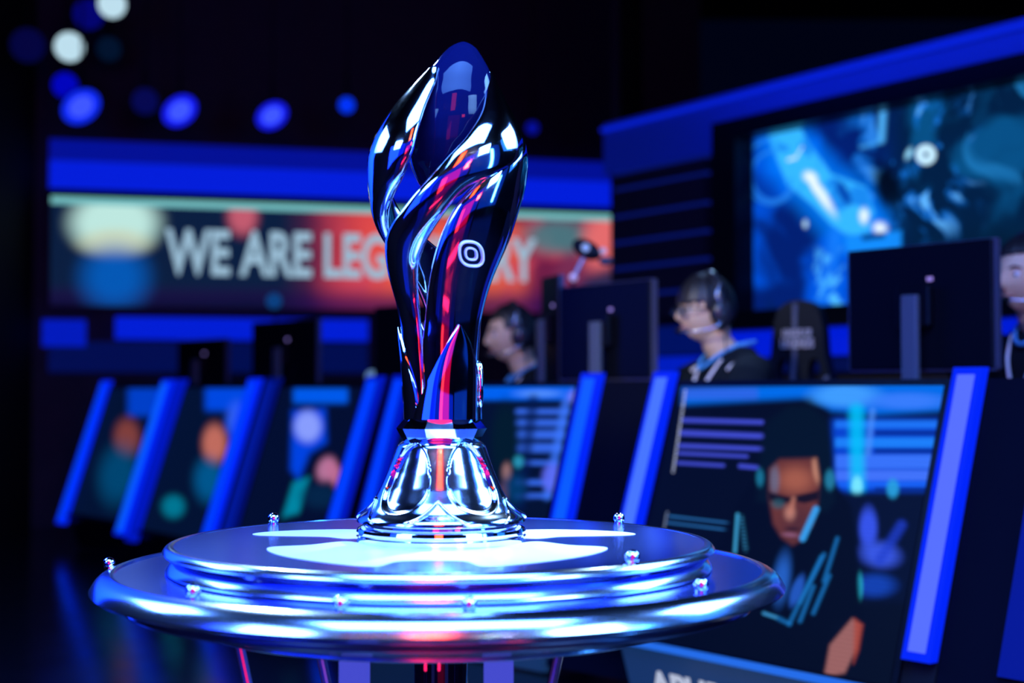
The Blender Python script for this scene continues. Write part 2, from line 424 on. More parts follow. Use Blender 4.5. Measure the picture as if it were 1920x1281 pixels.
def bq(pa, pb, ya, yb, out=OUT):
    A, B = on_back(pa, 700, out), on_back(pb, 700, out); h1, h0 = on_back(pb, ya, out).z, on_back(pb, yb, out).z
    return [Vector((A.x, A.y, h1)), Vector((B.x, B.y, h1)), Vector((A.x, A.y, h0)), Vector((B.x, B.y, h0))]
q = [p - o0 for p in bq(92, 1164, 404, 590)]
bm = bmesh.new(); quadslab(bm, *q, .05, -wbn); obj('housing', bm, black, t)
def rel(paint, o0): return paint
A4 = bq(92, 1164, 405, 588, OUT + .004)
pic = picture('display', *A4, 300, 80, paint_banner, None); pic.parent = t; pic.location = -o0
q = [p - o0 for p in bq(92, 1164, 403, 415, OUT + .03)]
bm = bmesh.new(); quadslab(bm, *q, .02, -wbn); obj('top_light_strip', bm, glow('teal_strip', (120, 196, 200), .9), t)
c = (on_back(310, 485, OUT + .02) + on_back(1005, 485, OUT + .02)) / 2
cw = (on_back(1005, 485, OUT) - on_back(310, 485, OUT)).length
tx = text('lettering', 'WE ARE LEGENDARY', .44, frame(c - o0, wbd, (0, 0, 1)), glow('banner_white', (160, 196, 220), .9), t, extrude=.004, bold=.012)
bb = [v.co.dot(wbd) for v in tx.data.vertices]; sc = cw / (max(bb) - min(bb)); mid = Vector(c - o0)
for v in tx.data.vertices:
    d = v.co - mid; a = d.dot(wbd); v.co = mid + wbd * a * sc + (d - wbd * a)
tag(t, 'long ribbon screen reading WE ARE LEGENDARY on the far back wall', 'screen')

# ================================================================== big screen on the right wall
def paint_big(x, y, u, v):
    C = Canvas(x, y, (2, 30, 110))
    wx = (fbm(x / 150, y / 150, 3, 3) - .5) * 160; wy = (fbm(x / 150 + 7, y / 150, 5, 3) - .5) * 160
    n = fbm((x + wx) / 85, (y + wy) / 95, 20, 4); st = fbm((x + wx - .55 * y) / 26, (y + wy) / 150, 44, 4)
    fine = fbm((x + wx) / 26, (y + wy) / 30, 61, 4)
    left = 1 - sstep(1590, 1720, x)
    C.put(left * sstep(.34, .62, n), (0, 84, 226), .9); C.put(left * sstep(.55, .75, n), (6, 122, 250), .8)
    C.put(left * sstep(.50, .68, st) * sstep(430, 500, y), (2, 30, 96), .8)
    C.put(1 - left, (2, 30, 60), .93)
    C.put((1 - left) * sstep(.42, .7, n) * (1 - sstep(330, 470, y)), (8, 84, 140), .8)
    C.put(sstep(.5, .7, fine) * sstep(1560, 1640, x) * (1 - sstep(1740, 1860, x)) * (1 - sstep(400, 470, y)), (20, 124, 238), .85)
    C.put(sstep(.62, .78, fine) * sstep(1600, 1660, x) * (1 - sstep(1760, 1860, x)) * (1 - sstep(400, 460, y)), (110, 196, 255), .7)
    C.put(sstep(.54, .72, st) * sstep(1740, 1800, x) * (1 - sstep(300, 420, y)), (30, 122, 190), .7)
    halo = pgon(x, y, [(1425, 250), (1510, 240), (1570, 310), (1640, 345), (1665, 400), (1660, 470), (1580, 470), (1540, 440), (1490, 380), (1440, 320)], 26)
    C.put(halo, (0, 120, 246), .75)
    limb = pgon(x, y, [(1438, 250), (1500, 238), (1518, 272), (1540, 300), (1558, 326), (1592, 338), (1623, 351), (1640, 398), (1630, 436), (1590, 444), (1558, 421), (1523, 384), (1476, 346), (1453, 290)], 4)
    C.put(limb, (52, 180, 255), .97)
    C.put(limb * sstep(.5, .66, fine), (12, 118, 228), .8)
    C.put(ell(x, y, 1582, 362, 9, 24, -28, .4), (2, 66, 170), .95)
    for a in [(1541, 366, 8, 38, -33), (1519, 332, 12, 9, 20), (1620, 405, 8, 13, 0), (1526, 345, 6, 16, -20), (1650, 428, 12, 10, 20)]:
        C.put(ell(x, y, *a, .7), (232, 246, 255), .97)
    C.put(seg(x, y, 1478, 300, 1492, 296, 2.5, 2.5), (210, 236, 255), .9); C.put(seg(x, y, 1492, 296, 1504, 276, 2, 2), (190, 230, 255), .8)
    C.put(ell(x, y, 1664, 350, 24, 46, -20, .5), (1, 8, 22), .97)
    C.put(seg(x, y, 1656, 200, 1652, 262, 6, 6), (80, 180, 255), .9); C.put(seg(x, y, 1650, 266, 1615, 276, 3, 4), (70, 170, 250), .7)
    r_ = np.hypot((x - 1736), (y - 290)); C.put((1 - sstep(5, 9, np.abs(r_ - 12))), (196, 236, 255), .97); C.put(ell(x, y, 1704, 288, 5, 11, 25, .6), (150, 220, 255), .9)
    C.put(pgon(x, y, [(1585, 446), (1690, 432), (1690, 470), (1588, 478)], 5), (20, 140, 250), .9); C.put(seg(x, y, 1620, 446, 1655, 442, 5, 3), (2, 30, 90), .9)
    for cx, cy, rr in ((1448, 330, 46), (1446, 322, 60)):
        r_ = np.hypot((x - cx) * 1.2, y - cy); C.put((1 - sstep(2, 5, np.abs(r_ - rr))) * (1 - limb), (40, 140, 246), .5)
    C.put(sstep(.5, .68, fbm((x + .5 * y + wx) / 13, (y - .3 * x + wy) / 22, 91)) * rect(x, y, 1530, 470, 1580, 600, 16), (80, 190, 255), .9)
    C.put(seg(x, y, 1566, 440, 1545, 560, 10, 12), (30, 130, 250), .5); C.put(ell(x, y, 1510, 420, 4, 7, 0, .6), (190, 230, 255), .9)
    C.put(sstep(1690, 1900, x) * sstep(380, 500, y), (2, 26, 44), .9)
    C.c *= (1 - .72 * (1 - sstep(1412, 1416, x)))[..., None]  # left strip dimmed to paint the picture's reflection in the frame
    return C.c * 1.1
def wq(pa, pb, ytop, ybot, out):
    A, B = on_wall(pa, 700, out), on_wall(pb, 700, out); h1, h0 = on_wall(pa, ytop, out).z, on_wall(pa, ybot, out).z
    return [Vector((A.x, A.y, h1)), Vector((B.x, B.y, h1)), Vector((A.x, A.y, h0)), Vector((B.x, B.y, h0))]
t = empty('wall_screen', on_wall(1400, 600, .12)); o0 = t.location.copy()
RE = 2500
# deep black frame: four bars standing out from the wall
out = wq(1336, RE, 232, 622, .19); inn = wq(1380, RE - 120, 256, 584, .19)
for nm, (a, b, c_, d) in {'top': (out[0], out[1], inn[0], inn[1]), 'bottom': (inn[2], inn[3], out[2], out[3]), 'side': (out[0], inn[0], out[2], inn[2]), 'far': (inn[1], out[1], inn[3], out[3])}.items():
    bm = bmesh.new(); quadslab(bm, a - o0, b - o0, c_ - o0, d - o0, .14, -wn); obj('frame', bm, black if nm != 'side' else black, t)
q = wq(1384, RE - 120, 250, 590, .075)
pic = picture('display', *q, 560, 240, paint_big, None, picture_mat(1.0)); pic.parent = t; pic.location = -o0
bm = bmesh.new(); quadslab(bm, *[p - o0 - wn * .004 for p in wq(1370, RE - 90, 244, 598, .075)], .03, -wn); obj('housing', bm, black, t)
tag(t, 'huge wall screen with pale blue misty artwork in a thick black frame', 'screen')

# ================================================================== desks in an arc
DT = EYE + .03      # top edge of the desk fronts
def desk(pr, Yr, pl, Yl, paint, label, cols, nx=70, ny=70, plate=None, side=True, bar=.70, sidew=.40, bw=.085):
    Rp = at(pr, HOR, Yr); Lp = at(pl, HOR, Yl); Rp.z = Lp.z = 0
    t = empty('gaming_desk', ((Rp + Lp) / 2 + Vector((0, 0, FZ)))); o = t.location.copy()
    d = (Rp - Lp).normalized(); n = Vector((d.y, -d.x, 0))
    if n.y > 0: n = -n
    W = (Rp - Lp).length; U = Vector((0, 0, 1))
    H = .77; lean = .25
    def pt(s, h, out=0.0):          # s along the front from the left end, h below the top edge, out towards the audience
        k = Vector((n.x * H, n.y * H, lean)).normalized()   # face normal
        return Lp + d * s + U * (DT - h) + n * (lean * h / H) + k * out - o
    # body behind the front
    bm = bmesh.new(); quadslab(bm, pt(0, 0), pt(W, 0), pt(0, H), pt(W, H), .06, -n); obj('front_body', bm, blackmatte, t)
    # display
    x0, x1 = bw + .03, W - bw - .03
    bm = bmesh.new(); quadslab(bm, pt(x0 - .02, .005, .012), pt(x1 + .02, .005, .012), pt(x0 - .02, H, .012), pt(x1 + .02, H, .012), .02, -n); obj('display_bezel', bm, black, t)
    TL, TR, BL, BR = [p + o for p in (pt(x0, .022, .014), pt(x1, .022, .014), pt(x0, H - .005, .014), pt(x1, H - .005, .014))]
    pc = picture('front_display', TL, TR, BL, BR, nx, ny, paint, None); pc.parent = t; pc.location = -o
    # light bars
    for k, s0 in enumerate((0, W - bw)):
        if cols[k] is None: continue
        core, rim = cols[k]
        bm = bmesh.new(); quadslab(bm, pt(s0, -.02, .03), pt(s0 + bw, -.02, .03), pt(s0, bar, .03), pt(s0 + bw, bar, .03), .03, -n)
        b = obj('light_bar', bm, rim, t)
        bm = bmesh.new(); quadslab(bm, pt(s0 + .018, .0, .034), pt(s0 + bw - .018, .0, .034), pt(s0 + .018, bar - .02, .034), pt(s0 + bw - .018, bar - .02, .034), .006, -n)
        df = obj('diffuser', bm, core, b)
    # name plate folding back under the display
    q0, q1 = pt(x0 - .02, H + .01, .01), pt(x1 + .02, H + .01, .01)
    dn = Vector((0, 0, FZ)) - Vector((0, 0, 0)); hh = (q0 + o).z - FZ - .01
    b0, b1 = q0 - U * hh - n * .06, q1 - U * hh - n * .06
    bm = bmesh.new(); quadslab(bm, q0, q1, b0, b1, .03, -n); pl_ = obj('name_plate', bm, plate or mat('plate', (.03, .05, .09), .4, emis=srgb(16, 44, 74), strength=1), t)
    bm = bmesh.new(); tube(bm, [q0 + n * .012, q1 + n * .012], .011); obj('light_line', bm, black if plate else glow('plate_line', (36, 108, 230), 1), t)
    # desktop behind the front
    bm = bmesh.new(); quadslab(bm, pt(0, .12) - n * .03, pt(W + .40, .12) - n * .03, pt(0, .12) - n * .47, pt(W + .40, .12) - n * .47, .035, (0, 0, -1)); obj('desktop', bm, black, t)
    for s in (.03, W - .03):
        bm = bmesh.new(); c = pt(s, 0) - n * .44; c.z = 0
        top = DT - .155 - o.z; bot = RZ - o.z
        box(bm, (c.x, c.y, (top + bot) / 2), (.05, .05, top - bot)); obj('leg', bm, black, t)
    if side:
        bm = bmesh.new(); quadslab(bm, pt(W + .005, .0), pt(W + sidew, .0), pt(W + .005, H + .15), pt(W + sidew, H + .15), .05, -n); obj('side_panel', bm, mat('side_panel', (.001, .002, .008), .7), t); MATS['side_panel'].node_tree.nodes['Principled BSDF'].inputs['Specular IOR Level'].default_value = .06
    tag(t, label, 'desk', 'desks in a row along the stage')
    return t, pt, o, d, n, W
core_v = glow('bar_violet', (88, 112, 255), 1.0); core_b = glow('bar_azure', (10, 92, 255), 1.0); core_d = glow('bar_blue', (0, 62, 255), 1.0)
core_m = glow('bar_lilac', (72, 118, 255), 1.0); dimb = glow('bar_dim', (2, 24, 150), 1)
rim_b = glow('bar_rim', (0, 36, 250), 1.0); rim_d = glow('bar_rim_dim', (0, 22, 190), 1.0); rim_dd = glow('bar_rim_faint', (0, 12, 110), 1.0)

def paintA(x, y, u, v):
    C = Canvas(x, y, (3, 10, 24))
    top = pgon(x, y, [(1280, 728), (1780, 712), (1770, 770), (1640, 778), (1560, 770), (1520, 745), (1280, 758)], 10)
    C.put(top, (0, 110, 238), .95)
    C.put(ell(x, y, 1585, 742, 60, 20, 0, .5), (66, 160, 255), .9); C.put(ell(x, y, 1700, 752, 70, 14, 0, .6), (62, 128, 255), .8)
    C.put(rect(x, y, 1280, 728, 1420, 748, 8) * (.5 + .5 * np.sin(y * 1.8)), (80, 84, 220), .6)
    for (a, b, c_, d, k) in [(1282, 788, 1428, 792, 4), (1280, 812, 1428, 818, 5), (1276, 836, 1430, 842, 4), (1274, 850, 1400, 856, 3), (1272, 868, 1356, 873, 3), (1388, 874, 1420, 877, 4)]:
        C.put(seg(x, y, a, b, c_, d, k, 3), (66, 78, 214), .9)
    for (a, b, c_, d) in [(1255, 968, 1368, 981), (1252, 980, 1366, 994)]: C.put(seg(x, y, a, b, c_, d, 1.6, 1.2), (40, 110, 180), .9)
    C.put(seg(x, y, 1285, 732, 1262, 885, 1.8, 1.2) * (np.sin(y * 1.4) > -.3), (196, 206, 240), .9); C.put(seg(x, y, 1251, 960, 1245, 992, 1.4, 1.2) * (np.sin(y * 1.4) > .2), (170, 190, 230), .9)
    # bright stage behind the sitter
    C.put(rect(x, y, 1560, 786, 1768, 925, 12), (6, 70, 214), .92)
    for yy, hh, col in [(796, 7, (30, 120, 250)), (830, 9, (30, 134, 255)), (866, 13, (60, 120, 255)), (892, 10, (70, 120, 255)), (908, 6, (24, 100, 250))]:
        C.put(rect(x, y, 1566, yy - hh, 1758 - (y - 796) * .1, yy + hh, 5), col, .85)
    for yy in (812, 846, 918): C.put(rect(x, y, 1640, yy - 4, 1760, yy + 4, 4), (2, 26, 110), .7)
    C.put(seg(x, y, 1606, 770, 1608, 915, 13, 11), (0, 196, 250), .8); C.put(ell(x, y, 1607, 912, 10, 18, 0, .5), (120, 232, 255), .95)
    C.put(seg(x, y, 1636, 770, 1628, 850, 5, 6), (80, 150, 255), .6)
    C.put(rect(x, y, 1560, 925, 1760, 1130, 9), (4, 14, 40), 1)
    C.put(ell(x, y, 1674, 916, 11, 17, 0, .5), (40, 160, 220), .9)
    C.put(ell(x, y, 1628, 990, 16, 36, 0, .5), (54, 84, 236), .95); C.put(ell(x, y, 1650, 1040, 34, 22, 10, .6), (60, 92, 240), .85)
    C.put(seg(x, y, 1690, 985, 1650, 1050, 9, 8), (30, 60, 200), .7); C.put(ell(x, y, 1640, 1098, 36, 20, 0, .6), (20, 70, 190), .8)
    C.put(ell(x, y, 1612, 1100, 6, 24, 0, .5), (40, 180, 200), .7)
    # shoulders, hair, face
    C.put(pgon(x, y, [(1352, 1010), (1372, 960), (1400, 915), (1440, 890), (1560, 895), (1596, 950), (1606, 1020), (1612, 1120), (1620, 1160), (1560, 1165), (1545, 1280), (1240, 1280), (1240, 1130), (1340, 1060)], 7), (2, 8, 20), 1)
    C.put(pgon(x, y, [(1418, 940), (1428, 830), (1440, 790), (1480, 762), (1520, 762), (1552, 790), (1562, 850), (1566, 940), (1550, 960)], 9), (3, 18, 30), 1)
    face = pgon(x, y, [(1443, 880), (1462, 862), (1530, 860), (1536, 900), (1532, 950), (1522, 985), (1500, 1014), (1486, 1022), (1466, 1008), (1450, 982), (1442, 930)], 6)
    C.put(face, (104, 52, 44), 1)
    C.put(face * ell(x, y, 1492, 900, 30, 22, 0, .8), (190, 108, 80), .6)
    C.put(face * ell(x, y, 1532, 880, 8, 26, -8, .6), (226, 160, 130), .6); C.put(face * ell(x, y, 1452, 900, 9, 26, 0, .6), (96, 116, 150), .6)
    C.put(face * ell(x, y, 1500, 985, 30, 34, 0, .9), (58, 34, 44), .55)
    C.put(pgon(x, y, [(1440, 922), (1480, 932), (1536, 920), (1534, 938), (1508, 944), (1488, 940), (1462, 946), (1442, 938)], 3), (4, 10, 18), .95)
    C.put(ell(x, y, 1459, 945, 12, 9, 0, .5), (40, 88, 104), .7)
    C.put(ell(x, y, 1481, 962, 9, 12, 0, .9), (206, 140, 124), .7); C.put(seg(x, y, 1488, 935, 1483, 960, 4, 4), (190, 120, 100), .7)
    C.put(ell(x, y, 1482, 1003, 15, 4, 5, .6), (140, 90, 120), .8); C.put(ell(x, y, 1485, 992, 14, 3, 0, .6), (34, 18, 28), .8)
    C.put(ell(x, y, 1425, 896, 7, 16, 0, .5), (26, 120, 156), .8); C.put(ell(x, y, 1556, 900, 9, 18, 0, .5), (40, 140, 180), .7)
    # lanyard and jersey trim
    C.put(seg(x, y, 1530, 955, 1505, 1010, 6, 3), (52, 160, 240), .9)
    for a in [(1570, 1010, 1545, 1090), (1545, 1040, 1500, 1130), (1540, 1045, 1480, 1170), (1555, 1080, 1525, 1150), (1525, 1100, 1500, 1165), (1480, 1170, 1460, 1160)]:
        C.put(seg(x, y, *a, 3.2, 4), (26, 120, 200), .7)
    C.put(ell(x, y, 1466, 1085, 14, 42, 8, .7), (40, 104, 210), .8); C.put(ell(x, y, 1494, 1108, 10, 30, 20, .4), (44, 108, 232), .6)
    C.put(seg(x, y, 1383, 965, 1378, 1035, 3, 2), (60, 160, 210), .9); C.put(seg(x, y, 1390, 970, 1398, 1030, 4, 3) * (np.sin(y * .9) > -.2), (40, 110, 150), .9)
    C.put(seg(x, y, 1432, 1150, 1455, 1158, 3, 2), (60, 150, 210), .8)
    C.put(pgon(x, y, [(1598, 1160), (1612, 1172), (1606, 1215), (1584, 1262), (1545, 1270), (1556, 1210)], 5), (156, 100, 96), .95)
    C.put(pgon(x, y, [(1602, 1160), (1618, 1172), (1610, 1220), (1600, 1245)], 5), (170, 70, 50), .8)
    C.c *= (1 + .10 * np.sin(v * 420))[..., None]
    return C.c
def paintB(x, y, u, v):
    C = Canvas(x, y, (3, 16, 42))
    C.put(rect(x, y, 700, 722, 1100, 750, 4), (0, 100, 245), .95)
    C.put(ell(x, y, 1080, 745, 14, 12, 0, .6), (130, 130, 255), .9); C.put(ell(x, y, 1010, 738, 40, 6, 0, .6), (90, 150, 255), .8)
    for yy, hh in [(772, 5), (793, 6), (815, 8), (840, 8), (868, 4), (905, 5), (930, 4)]:
        C.put(rect(x, y, 966, yy - hh, 1080 - (yy - 722) * .22, yy + hh, 3), (56, 110, 246), .85)
    C.put(seg(x, y, 1062, 750, 1026, 930, 7, 6), (60, 120, 255), .7)
    C.put(seg(x, y, 1000, 750, 975, 950, 10, 7), (2, 22, 70), .7)
    C.put(ell(x, y, 1035, 896, 18, 26, 0, .4), (96, 110, 250), .8)
    C.put(ell(x, y, 948, 830, 26, 72, 0, .4), (2, 26, 36), .97); C.put(ell(x, y, 950, 885, 8, 16, 0, .5), (150, 110, 110), .9); C.put(ell(x, y, 944, 925, 9, 22, 10, .5), (100, 66, 82), .9)
    C.put(ell(x, y, 972, 866, 9, 11, 0, .5), (40, 150, 180), .9); C.put(ell(x, y, 965, 915, 20, 26, 0, .6), (0, 60, 110), .8)
    return C.c
def paintC(x, y, u, v):
    C = Canvas(x, y, (3, 14, 48))
    C.put(rect(x, y, 550, 728, 652, 756, 6), (0, 92, 240), .95); C.put(pgon(x, y, [(548, 770), (610, 766), (612, 830), (580, 850), (560, 900), (545, 880)], 8), (0, 70, 236), .9)
    C.put(ell(x, y, 577, 800, 24, 28, 0, .4), (140, 160, 255), .95)
    C.put(pgon(x, y, [(550, 905), (580, 895), (560, 962), (530, 970)], 6), (0, 140, 170), .9)
    C.put(ell(x, y, 612, 880, 16, 22, 20, .5), (190, 120, 160), .9); C.put(ell(x, y, 628, 890, 12, 26, -20, .5), (190, 110, 150), .9)
    C.put(ell(x, y, 600, 930, 34, 22, 0, .6), (4, 40, 76), .8)
    return C.c
def paintD(x, y, u, v):
    C = Canvas(x, y, (3, 18, 50))
    C.put(rect(x, y, 385, 726, 470, 770, 8), (0, 76, 236), .9); C.put(ell(x, y, 445, 790, 20, 34, 0, .5), (46, 96, 255), .9)
    C.put(ell(x, y, 402, 832, 21, 34, 0, .45), (196, 110, 96), .95); C.put(ell(x, y, 392, 900, 26, 38, 0, .6), (0, 92, 150), .85); C.put(ell(x, y, 325, 950, 20, 20, 0, .5), (0, 130, 160), .8)
    return C.c
def paintE(x, y, u, v):
    C = Canvas(x, y, (3, 18, 50))
    C.put(rect(x, y, 240, 726, 300, 780, 8), (0, 70, 220), .8); C.put(ell(x, y, 238, 820, 22, 32, 0, .5), (130, 64, 60), .95)
    C.put(ell(x, y, 222, 890, 34, 52, 10, .6), (0, 74, 120), .85)
    return C.c
def paintF(x, y, u, v):
    C = Canvas(x, y, (2, 8, 36)); C.put(rect(x, y, 1700, 870, 2300, 1300, 14), (0, 22, 178), .95)
    C.put(ell(x, y, 2080, 900, 60, 110, 0, .4), (4, 12, 30), .95); return C.c
desks = {}
desks['A'] = desk(1852, 3.62, 1235, 4.55, paintA, 'nearest full desk whose front screen shows a seated player in glasses', [(core_m, rim_b), (core_v, rim_b)], 380, 360, sidew=.75)
desks['B'] = desk(1133, 4.85, 745, 5.6, paintB, 'desk directly behind the trophy with blue striped front screen', [(core_d, rim_d), (core_b, rim_b)], 140, 90, bar=.76)
desks['C'] = desk(722, 5.95, 508, 6.75, paintC, 'desk left of the trophy with pink hand on its screen', [(dimb, rim_dd), (core_d, rim_d)], bar=.84, plate=black, bw=.11)
desks['D'] = desk(492, 7.0, 336, 7.8, paintD, 'desk left of the trophy with orange face on its screen', [(rim_d, rim_d), (core_d, rim_b)], bar=.84, plate=black, bw=.11)
desks['E'] = desk(326, 8.05, 196, 8.8, paintE, 'farthest desk, at the left end of the row', [(core_d, rim_b), (core_b, rim_b)], bar=.84, plate=black, bw=.11)
# name on the plate of the near desk
t, pt, o, d, n, W = desks['A']
bm = bmesh.new(); quadslab(bm, pt(W + .17, .20, .012), pt(W + .6, .20, .012), pt(W + .17, .70, .012), pt(W + .6, .70, .012), .008, -n); obj('side_glow_panel', bm, glow('side_glow', (0, 16, 145)), t)
q0 = at(1200, 1197, 4.4)
M = frame((pt(.16, .77 + .10, .03)) , d, Vector((0, 0, 1)) + n * .3)
text('lettering', 'APHROMOO', .115, frame(pt(.62, .885, .02) + n * .006, d, Vector((0, 0, 1)) + n * .25), glow('plate_text', (190, 200, 225), .9), t, extrude=.002, bold=.003)
for k, v in desks.items():
    pass
# dark panel closing the gap between the near desk and its neighbour
# riser behind the desks
bm = bmesh.new()
pts = [(1235, 4.55), (1133, 4.85), (745, 5.6), (722, 5.95), (508, 6.75), (492, 7.0), (336, 7.8), (326, 8.05), (196, 8.8)]
front = [at(p, HOR, y) for p, y in pts]
front = [at(1852, 3.62, 3.62)] + front
front[0] = at(1852, HOR, 3.62)
f2 = []
for p in front: f2.append(Vector((p.x + .16, p.y + .12, 0)))
back = [Vector((p.x + 1.3, p.y + 1.0, 0)) for p in f2]
back = [Vector((W1.x - .1, W1.y - .1, 0)), Vector((W0.x - .06, W0.y - .15, 0)), Vector((.2, 9.4, 0)), Vector((-1.9, 9.6, 0))]
poly = f2 + back[::-1]
vb = [bm.verts.new((p.x, p.y, FZ + .001)) for p in poly]; vt = [bm.verts.new((p.x, p.y, RZ)) for p in poly]
bm.faces.new(vt); bm.faces.new(vb[::-1])
for i in range(len(poly)):
    j = (i + 1) % len(poly); bm.faces.new((vb[i], vb[j], vt[j], vt[i]))
bmesh.ops.triangulate(bm, faces=[f for f in bm.faces if len(f.verts) > 4])
tag(obj('stage_riser', bm, floor2), 'low black riser that carries the desks and chairs', 'platform', kind='structure')

# ================================================================== monitors
def monitor(pl, Yl, pr, Yr, ztop, h, label, base_z=DT - .12):
    A, B = at(pl, HOR, Yl), at(pr, HOR, Yr); A.z = B.z = 0
    d = (B - A).normalized(); n = Vector((d.y, -d.x, 0))
    if n.y > 0: n = -n
    c = (A + B) / 2; W = (B - A).length
    t = empty('computer_monitor', (c.x - n.x * .02, c.y - n.y * .02, base_z)); t.rotation_euler = (0, 0, math.atan2(d.y, d.x))
    zt_ = ztop - base_z                      # local: x along, -y towards the audience
    bm = boxm((0, 0, zt_ - h / 2), (W, .03, h), bev=.006); obj('rear_shell', bm, black, t)
    bm = bmesh.new(); box(bm, (0, .004, zt_ - .004), (W + .008, .022, .012)); box(bm, (W / 2 + .001, .004, zt_ - h / 2), (.012, .022, h)); box(bm, (-W / 2 - .001, .004, zt_ - h / 2), (.012, .022, h)); box(bm, (0, .004, zt_ - h), (W, .022, .012))
    obj('bezel', bm, mat('bezel_metal', (.14, .15, .24), .35, .6), t)
    obj('screen_face', boxm((0, .0165, zt_ - h / 2), (W - .02, .004, h - .02)), glow('screen_on', (60, 110, 190), .35), t)
    bm = bmesh.new(); box(bm, (-.0, -.05, (zt_ - h * .42) / 2 + .005), (.055, .02, zt_ - h * .42), bev=.004); obj('stand_column', bm, graphite, t)
    bm = bmesh.new(); box(bm, (0, -.028, zt_ - h * .5), (.12, .03, .12), bev=.006); obj('mount', bm, black, t)
    bm = bmesh.new(); lathe(bm, [(0, 0), (.11, 0), (.11, .008), (.1, .012), (0, .014)], 40, (0, -.03, 0)); obj('base', bm, graphite, t, smooth=False)
    obj('badge', boxm((.045, -.0155, zt_ - h * .28), (.02, .003, .012)), glow('badge_led', (150, 130, 230), 1), t)
    tag(t, label, 'monitor', 'monitors standing on the desks'); return t
monitor(1047, 5.42, 1217, 5.0, EYE + .392, .35, 'dark monitor back seen left of the player wearing glasses')
monitor(1590, 4.42, 1862, 4.02, EYE + .432, .37, 'large dark monitor back near the right edge of the photo')
monitor(700, 6.35, 860, 5.95, EYE + .37, .35, 'monitor back half hidden behind the trophy')
monitor(470, 7.6, 590, 7.15, EYE + .36, .35, 'dark monitor back left of the trophy above the third desk')
monitor(330, 8.6, 420, 8.2, EYE + .30, .30, 'far monitor back above the fourth desk')
monitor(1012, 5.70, 1042, 5.53, EYE + .45, .42, 'tall narrow dark monitor between the two left players')

# ================================================================== camera gadget above the monitor
c = at(1100, 468, 5.56); t = empty('stage_camera', (at(1075, 520, 5.56)))
o = t.location.copy()
mt = frame(Vector((0, 0, 0)), (math.cos(R(-28)), 0, math.sin(R(-28))), (0, 1, 0))
bm = bmesh.new(); sphere(bm, (0, 0, 0), 1, 28, (.062, .04, .036)); bmesh.ops.transform(bm, matrix=Matrix.Translation(c - o) @ mt, verts=bm.verts); obj('body', bm, mat('gadget_black', (.02, .025, .03), .2), t, True)
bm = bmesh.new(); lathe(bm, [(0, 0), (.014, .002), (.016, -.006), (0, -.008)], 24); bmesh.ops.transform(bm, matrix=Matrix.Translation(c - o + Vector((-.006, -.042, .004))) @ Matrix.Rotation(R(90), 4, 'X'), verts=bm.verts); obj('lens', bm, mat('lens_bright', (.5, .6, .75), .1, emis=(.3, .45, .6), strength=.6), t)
bm = bmesh.new(); tube(bm, [(.006, 0, .01), (c - o) + Vector((-.01, 0, -.03))], .009); obj('arm', bm, mat('arm_metal', (.55, .58, .66), .35, .7), t)
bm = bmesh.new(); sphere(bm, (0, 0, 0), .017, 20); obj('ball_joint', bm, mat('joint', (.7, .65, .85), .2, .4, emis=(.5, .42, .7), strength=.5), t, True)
bm = bmesh.new(); sphere(bm, c - o + Vector((.064, -.01, -.006)), .013, 16); obj('indicator', bm, glow('indicator', (170, 170, 240), .9), t, True)
bm = bmesh.new(); sphere(bm, c - o + Vector((.075, 0, -.045)), .018, 16, (1.6, 1, 1)); obj('tally_cover', bm, graphite, t, True)
bm = bmesh.new(); tube(bm, [(0, .03, -(o.z - DT + .12)), (0, .03, -.02), (0, 0, 0)], .007); obj('pole', bm, black, t)
tag(t, 'small black camera head on a metal arm above the monitor', 'camera')

